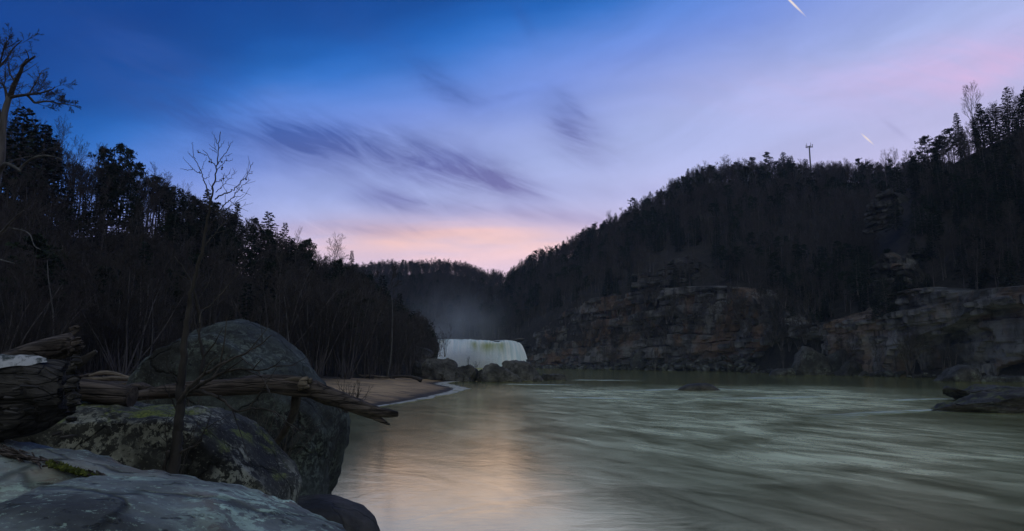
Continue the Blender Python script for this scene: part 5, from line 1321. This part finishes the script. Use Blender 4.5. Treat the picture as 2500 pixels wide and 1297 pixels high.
# thin brush around the driftwood log and the boulder's foot
def brush(px, py, Y, h, n, label, grp, spread=0.5, mat_="twig", lean=0.0):
    r = random.Random(int(px * 7 + py)); g = Geo(); b_ = P(px, py, Y)
    for _ in range(n):
        a = r.random() * 6.28; f = spread * r.uniform(0.1, 1.0)
        pp = path((r.gauss(0, .08), r.gauss(0, .08), -0.1), (math.cos(a) * f + lean, math.sin(a) * f, 1), h * r.uniform(.5, 1.1), 5, 0.12, 0.02, r)
        rr = 0.006 * Y / 14; g.tube(pp, np.linspace(rr, rr * .4, 6), 4, cap=False); branch_out(g, pp, rr, h * .5, 1, r, 4, .3, 35, rr * .45, .05, .15, .5)
    o = root("bare_shrub", b_, label, "shrub", grp); link("stems", g.mesh("stems", M[mat_]), o)
SB = "dry shrubs among the rocks"
brush(842, 1000, 20.5, 1.1, 16, "dry twiggy shrub on the sand just past the driftwood log", SB, 0.9, "drift")
brush(868, 985, 24, 1.0, 12, "second, thinner dry shrub on the sand right of the first", SB, 1.0, "drift")
brush(690, 1140, 16.6, 2.2, 16, "tangle of thin bare stems in the shaded cleft of the huge boulder", SB, 0.9, "dbark", 0.1)
brush(640, 1090, 14.0, 1.4, 8, "fine bare stems rising from the cleft behind the broad boulder", SB, 0.8, "dbark", 0.2)
brush(470, 1010, 12.2, 0.5, 10, "thin upright weed stems on the broad boulder's mossy top", SB, 0.3, "drift")
brush(352, 995, 12.0, 0.4, 7, "few grassy stems beside the sawn-off log's end", SB, 0.4, "drift")
brush(20, 890, 10.5, 0.35, 16, "pale tuft of dry stems behind the massive trunk at the edge", SB, 0.8, "pale")
brush(445, 1140, 9.7, 0.9, 6, "thin suckers at the foot of the young tree", SB, 0.5, "dbark")

# ------------------------------------------------------------------ old sycamore at the left edge
YS = 44.0
ob = P(-46, 905, YS)
sy = root("sycamore_tree", ob, "old sycamore with pale upper limbs reaching in from the left edge", "tree")
def slimb(pxs_, r0, r1, dy, mat_, name, tw=0, n=7):
    k = len(pxs_); pts = catmull([P(a[0], a[1], YS + dy * i / max(1, k - 1)) for i, a in enumerate(pxs_)], max(6, 5 * k), False) - ob
    g = Geo(); g.tube(pts, np.linspace(r0, r1, len(pts)) * YS / F, 8 if r0 > 3 else 5, True, 0.08, rt); link(name, g.mesh(name, M[mat_]), sy)
    if tw:
        g = Geo(); branch_out(g, pts, r1 * 1.6 * YS / F, np.linalg.norm(pts[-1] - pts[0]) * 1.05, tw, rt, n + 2, 0.2, 46, 0.013, 0.08, 0.3, 0.42); link("twigs", g.mesh("twigs", M["dbark"]), sy)
slimb([(-46, 930), (-30, 760), (-22, 600), (-14, 470), (-2, 410), (3, 380), (6, 330), (10, 285), (16, 258), (24, 233)], 17, 6.5, 0, "bark", "trunk")
for pp, r0, r1, dy, mt, tw, n in (([(24, 236), (30, 220), (36, 204), (44, 188), (51, 174), (56, 160), (72, 147), (86, 137)], 7, 2, -1, "dbark", 1, 5), ([(54, 168), (62, 148), (70, 142), (66, 128), (63, 123)], 2, 1, -1, "dbark", 0, 0), ([(38, 200), (24, 180), (22, 160), (22, 152)], 2.5, 1.2, 1, "dbark", 1, 5),
    ([(24, 238), (45, 234), (69, 231), (96, 228), (126, 219), (134, 212)], 4.5, 1.0, -2, "dbark", 3, 8), ([(66, 232), (76, 242), (86, 251), (106, 248), (126, 248), (142, 253), (156, 254), (174, 257), (190, 261)], 3.5, 0.8, 2, "dbark", 3, 9),
    ([(70, 231), (86, 205), (98, 182), (104, 172)], 2.2, 0.8, 1, "dbark", 2, 8), ([(8, 300), (-10, 240), (-4, 172), (0, 162), (18, 141), (33, 118), (54, 99)], 5, 1.2, 2, "dbark", 3, 8), ([(-14, 200), (4, 140), (12, 112), (20, 100)], 3, 1, -2, "dbark", 3, 7), ([(18, 250), (14, 222), (6, 206), (-6, 200)], 4, 2, 2, "dbark", 2, 7),
    ([(-4, 424), (6, 408), (14, 400), (32, 406), (50, 418)], 6, 3, -2, "pale", 0, 0), ([(46, 418), (56, 404), (76, 389), (94, 382), (112, 380), (136, 384), (152, 390)], 3.2, 1.0, -2, "pale", 1, 6), ([(10, 404), (34, 392), (60, 384), (78, 382)], 3, 1, 2, "dbark", 1, 5),
    ([(-40, 640), (-10, 585), (14, 556), (34, 534), (58, 514)], 5, 1.2, -3, "pale", 2, 7), ([(16, 556), (50, 562), (72, 572), (84, 600), (100, 610)], 2.5, .8, -3, "pale", 1, 6), ([(-40, 625), (0, 634), (36, 644)], 2.5, 1, -2, "pale", 0, 0)):
    slimb(pp, r0, r1, dy, mt, "branch", tw, n)

# ------------------------------------------------------------------ mast on the ridge
YM = 400.0
mb_ = P(1981, 440, YM); mt_ = P(1981, 357, YM)
mm_, t = new_mat("galvanised_steel"); finish(mm_, t, c4(0.13, 0.13, 0.14), 0.6)
mast = root("cell_tower", mb_ - np.array([0, 0, 12]), "slender phone mast with an antenna platform on the right ridge", "tower")
z0, z1 = 0.0, mt_[2] - mb_[2] + 12
g = Geo(); g.tube([(0, 0, -2), (0, 0, z1)], [0.62, 0.38], 12); link("pole", g.mesh("pole", mm_), mast)
g = Geo()
for k in range(3):
    a, b_ = 2.09 * k + 0.35, 2.09 * (k + 1) + 0.35
    g.tube([(2.1 * math.cos(a), 2.1 * math.sin(a), z1 - 0.4), (2.1 * math.cos(b_), 2.1 * math.sin(b_), z1 - 0.4)], [0.14, 0.14], 6); g.tube([(0, 0, z1 - 0.4), (1.05 * (math.cos(a) + math.cos(b_)), 1.05 * (math.sin(a) + math.sin(b_)), z1 - 0.4)], [0.12, 0.12], 6)
link("platform", g.mesh("platform", mm_), mast)
for k, (ax_, h_) in enumerate(((-2.15, 2.0), (-1.2, 1.3), (-0.5, 1.4), (0.45, 2.5), (1.25, 2.4), (1.7, 1.7), (1.95, 2.0), (0.9, 1.2), (-1.8, 1.6))):
    y_ = (-1.3, 1.0, 1.4, -1.1, 0.7, -0.9, 0.2, 1.2, 0.6)[k]
    g = Geo(); g.tube([(ax_, y_, z1 - 1.0), (ax_, y_, z1 + h_ - 0.6)], [0.2, 0.2], 4, flat=0.6); link("antenna", g.mesh("antenna", mm_), mast)

# ------------------------------------------------------------------ foam line, contrails, mist and air
fm, t = new_mat("foam"); n = t.noise(t.coord(), 1.2, 6, .7)
df = t.node("ShaderNodeBsdfDiffuse"); t.link(t.mix(n.step(.35, .6), c4(.40, .41, .40), c4(.66, .65, .64)), df.inputs[0]); tp_ = t.node("ShaderNodeBsdfTransparent")
uvn = t.xyz(t.coord("UV")); edge = (uvn[1] * (1.0 - uvn[1]) * 4.0).step(0.15, 0.75) * t.noise(t.coord(), .5, 5, .6).step(.3, .5)
mx = t.node("ShaderNodeMixShader"); t.link(edge * 0.6, mx.inputs[0]); t.link(tp_.outputs[0], mx.inputs[1]); t.link(df.outputs[0], mx.inputs[2]); t.link(mx.outputs[0], t.node("ShaderNodeOutputMaterial").inputs[0])
sp = catmull([W(*p) for p in ((760, 1012), (850, 1003), (930, 991), (1000, 979), (1060, 966), (1098, 957), (1112, 949), (1090, 943), (1066, 938), (1080, 934), (1112, 931))], 140, False)
tg = np.gradient(sp, axis=0); tg /= np.linalg.norm(tg, axis=1)[:, None]; nn_ = np.stack([tg[:, 1], -tg[:, 0], 0 * tg[:, 0]], 1)
V, UVs = [], []
for i in range(140):
    w_ = (1.2 + 0.7 * mn.noise(Vector((i * 0.15, 0, 1)))) * (0.5 + 2.4 * min(1, i / 90.0))
    for j in range(4):
        q = sp[i] + nn_[i] * w_ * (j / 3.0 - 0.25); V.append((q[0], q[1], 0.05 + 0.02 * math.sin(math.pi * j / 3))); UVs.append((i / 139, j / 3))
me = mesh_of("foam", V, [(i * 4 + j, i * 4 + j + 1, i * 4 + 5 + j, i * 4 + 4 + j) for i in range(139) for j in range(3)], fm)
uvl = me.uv_layers.new(name="UVMap")
for lp in me.loops: uvl.data[lp.index].uv = UVs[lp.vertex_index]
tag(link("foam", me), "pale foam line along the curving edge of the sand bar", None, None, "stuff")

cm, t = new_mat("contrail_glow"); lw = t.node("ShaderNodeLayerWeight"); lw.inputs[0].default_value = 0.35
fc_ = (1.0 - t.e(lw.outputs["Facing"])).pow(2.2); uvn = t.xyz(t.coord("UV"))
fc_ = fc_ * uvn[0].step(0.0, 0.45) * (1.0 - uvn[0].step(0.45, 1.0)) * 0.9
em = t.node("ShaderNodeEmission"); em.inputs[0].default_value = lin(255, 240, 240); em.inputs[1].default_value = 0.85; tp_ = t.node("ShaderNodeBsdfTransparent"); mx = t.node("ShaderNodeMixShader")  # emission stands in for low sunlight on the contrails
t.link(fc_.clamp(), mx.inputs[0]); t.link(tp_.outputs[0], mx.inputs[1]); t.link(em.outputs[0], mx.inputs[2]); t.link(mx.outputs[0], t.node("ShaderNodeOutputMaterial").inputs[0])
for a, b_, w_, lab in (((1895, -32), (1975, 48), 3.0, "bright short contrail cut by the top of the sky"), ((2098, 322), (2138, 358), 2.4, "shorter bright contrail above the right slope's crest")):
    p0, p1 = P(a[0], a[1], 9000), P(b_[0], b_[1], 9000); n_ = 24; pts = np.linspace(p0, p1, n_); c0 = pts.mean(0)
    rad = w_ * 9000 / F * np.sin(np.linspace(0.02, math.pi - .02, n_)) ** 0.8; g = Geo(); g.tube(pts - c0, rad, 16, cap=False)
    me = g.mesh("contrail", cm); uvl = me.uv_layers.new(name="UVMap")
    for lp in me.loops: uvl.data[lp.index].uv = ((lp.vertex_index // 16) / (n_ - 1.0), 0)
    tag(link("contrail", me, None, c0), lab, "contrail", "contrails")

# spray rising at the foot of the falls, and the evening air
def vol_mat(name, dens, col, fall=False, sc=1.0):
    m, t = new_mat(name)
    v_ = t.node("ShaderNodeVolumePrincipled"); v_.inputs["Color"].default_value = col; v_.inputs["Density"].default_value = dens
    if fall:
        co = t.coord("Object"); x_, y_, z_ = t.xyz(co)
        r2 = (x_ * x_ + y_ * y_ + z_ * z_).pow(0.5)
        t.set(v_.inputs["Density"], (1.0 - r2).max(0.0).pow(1.6) * t.noise(t.scaled(co, (2, 2, 1.5)), 1.5, 3).step(0.2, 0.8) * dens)
    t.link(v_.outputs[0], t.node("ShaderNodeOutputMaterial").inputs["Volume"])
    return m
bm = bmesh.new(); bmesh.ops.create_icosphere(bm, subdivisions=3, radius=1.0)
me = bpy.data.meshes.new("mist"); bm.to_mesh(me); bm.free(); me.materials.append(vol_mat("spray", 0.7, c4(0.95, 0.97, 1.0), True))
o = link("mist", me, None, P(1120, 890, 408)); o.scale = (36, 12, 16); tag(o, "white spray drifting up from the foot of the waterfall", None, None, "stuff")
me2 = me.copy(); me2.materials.clear(); me2.materials.append(vol_mat("drifting_spray", 0.03, c4(0.9, 0.95, 1.0), True))
o = link("mist", me2, None, P(1110, 800, 425)); o.scale = (46, 26, 34); tag(o, "thin veil of spray hanging above the lip of the waterfall", None, None, "stuff")
hb = Geo(); x0, x1, y0, y1, z0, z1 = -420, 520, -330, 980, -4.3, 190
hb.add([(x0, y0, z0), (x1, y0, z0), (x1, y1, z0), (x0, y1, z0), (x0, y0, z1), (x1, y0, z1), (x1, y1, z1), (x0, y1, z1)], [(3, 2, 1, 0), (4, 5, 6, 7), (0, 1, 5, 4), (1, 2, 6, 5), (2, 3, 7, 6), (3, 0, 4, 7)])
tag(link("haze", hb.mesh("haze", vol_mat("evening_air", 0.0001, c4(0.55, 0.72, 1.0)), False)), "thin evening haze in the gorge", None, None, "stuff")

# white wash trailing from the rocks in the river
def wash(pts_px, w0, w1, label):
    c_ = catmull([W(*p) for p in pts_px], 40, False); tg = np.gradient(c_, axis=0); tg /= np.linalg.norm(tg, axis=1)[:, None] + 1e-9
    V, UVs = [], []
    for i in range(40):
        wd = (w0 + (w1 - w0) * i / 39.0) * (0.8 + 0.5 * mn.noise(Vector((i * 0.2, w0, 3)))); n_ = np.array([tg[i][1], -tg[i][0], 0])
        for j in range(5):
            q = c_[i] + n_ * wd * (j / 4.0 - 0.5); V.append((q[0], q[1], 0.03 + 0.02 * (j in (1, 2, 3)))); UVs.append((i / 39, j / 4))
    me = mesh_of("foam", V, [(i * 5 + j, i * 5 + j + 1, i * 5 + 6 + j, i * 5 + 5 + j) for i in range(39) for j in range(4)], M["wash"])
    uvl = me.uv_layers.new(name="UVMap")
    for lp in me.loops: uvl.data[lp.index].uv = UVs[lp.vertex_index]
    tag(link("foam", me), label, None, None, "stuff")
m, t = new_mat("wash"); uvn = t.xyz(t.coord("UV")); co = t.coord()
edge = (uvn[1] * (1.0 - uvn[1]) * 4.0).step(0.0, 0.9) * uvn[0].step(0.0, 0.12) * (1.0 - uvn[0].step(0.35, 1.0)) * t.noise(t.scaled(co, (0.35, 1.6, 1)), 0.8, 5, .6, .4).step(.32, .6)
df = t.node("ShaderNodeBsdfDiffuse"); df.inputs[0].default_value = c4(.62, .70, .68); tp_ = t.node("ShaderNodeBsdfTransparent"); mx = t.node("ShaderNodeMixShader")
t.link(edge * 0.7, mx.inputs[0]); t.link(tp_.outputs[0], mx.inputs[1]); t.link(df.outputs[0], mx.inputs[2]); t.link(mx.outputs[0], t.node("ShaderNodeOutputMaterial").inputs[0]); M["wash"] = m
wash(((1755, 952), (1700, 953), (1650, 952), (1560, 954), (1440, 958)), 5, 11, "white water trailing left from the midstream rock")
wash(((1740, 950), (1790, 952), (1850, 955)), 4, 6, "short white water right of the midstream rock")
wash(((1395, 928), (1480, 929), (1600, 930)), 8, 10, "pale streak running out from the long low rock of the spit")
wash(((1230, 938), (1330, 940), (1450, 940)), 5, 9, "pale streak along the foot of the spit boulders")
wash(((2325, 1008), (2280, 1002), (2200, 1006), (2080, 1014), (1950, 1030)), 2.0, 6.0, "white wash trailing left from the tip of the right shore rock")
wash(((2330, 975), (2250, 976), (2120, 982)), 2.5, 5.0, "faint wash behind the layered ledge on the right shore")
wash(((2010, 968), (1930, 972), (1800, 974), (1700, 982)), 5, 9, "pale current line across the middle of the river")
wash(((1330, 972), (1430, 972), (1540, 977), (1620, 982)), 4, 6, "thin bright current line left of midstream")
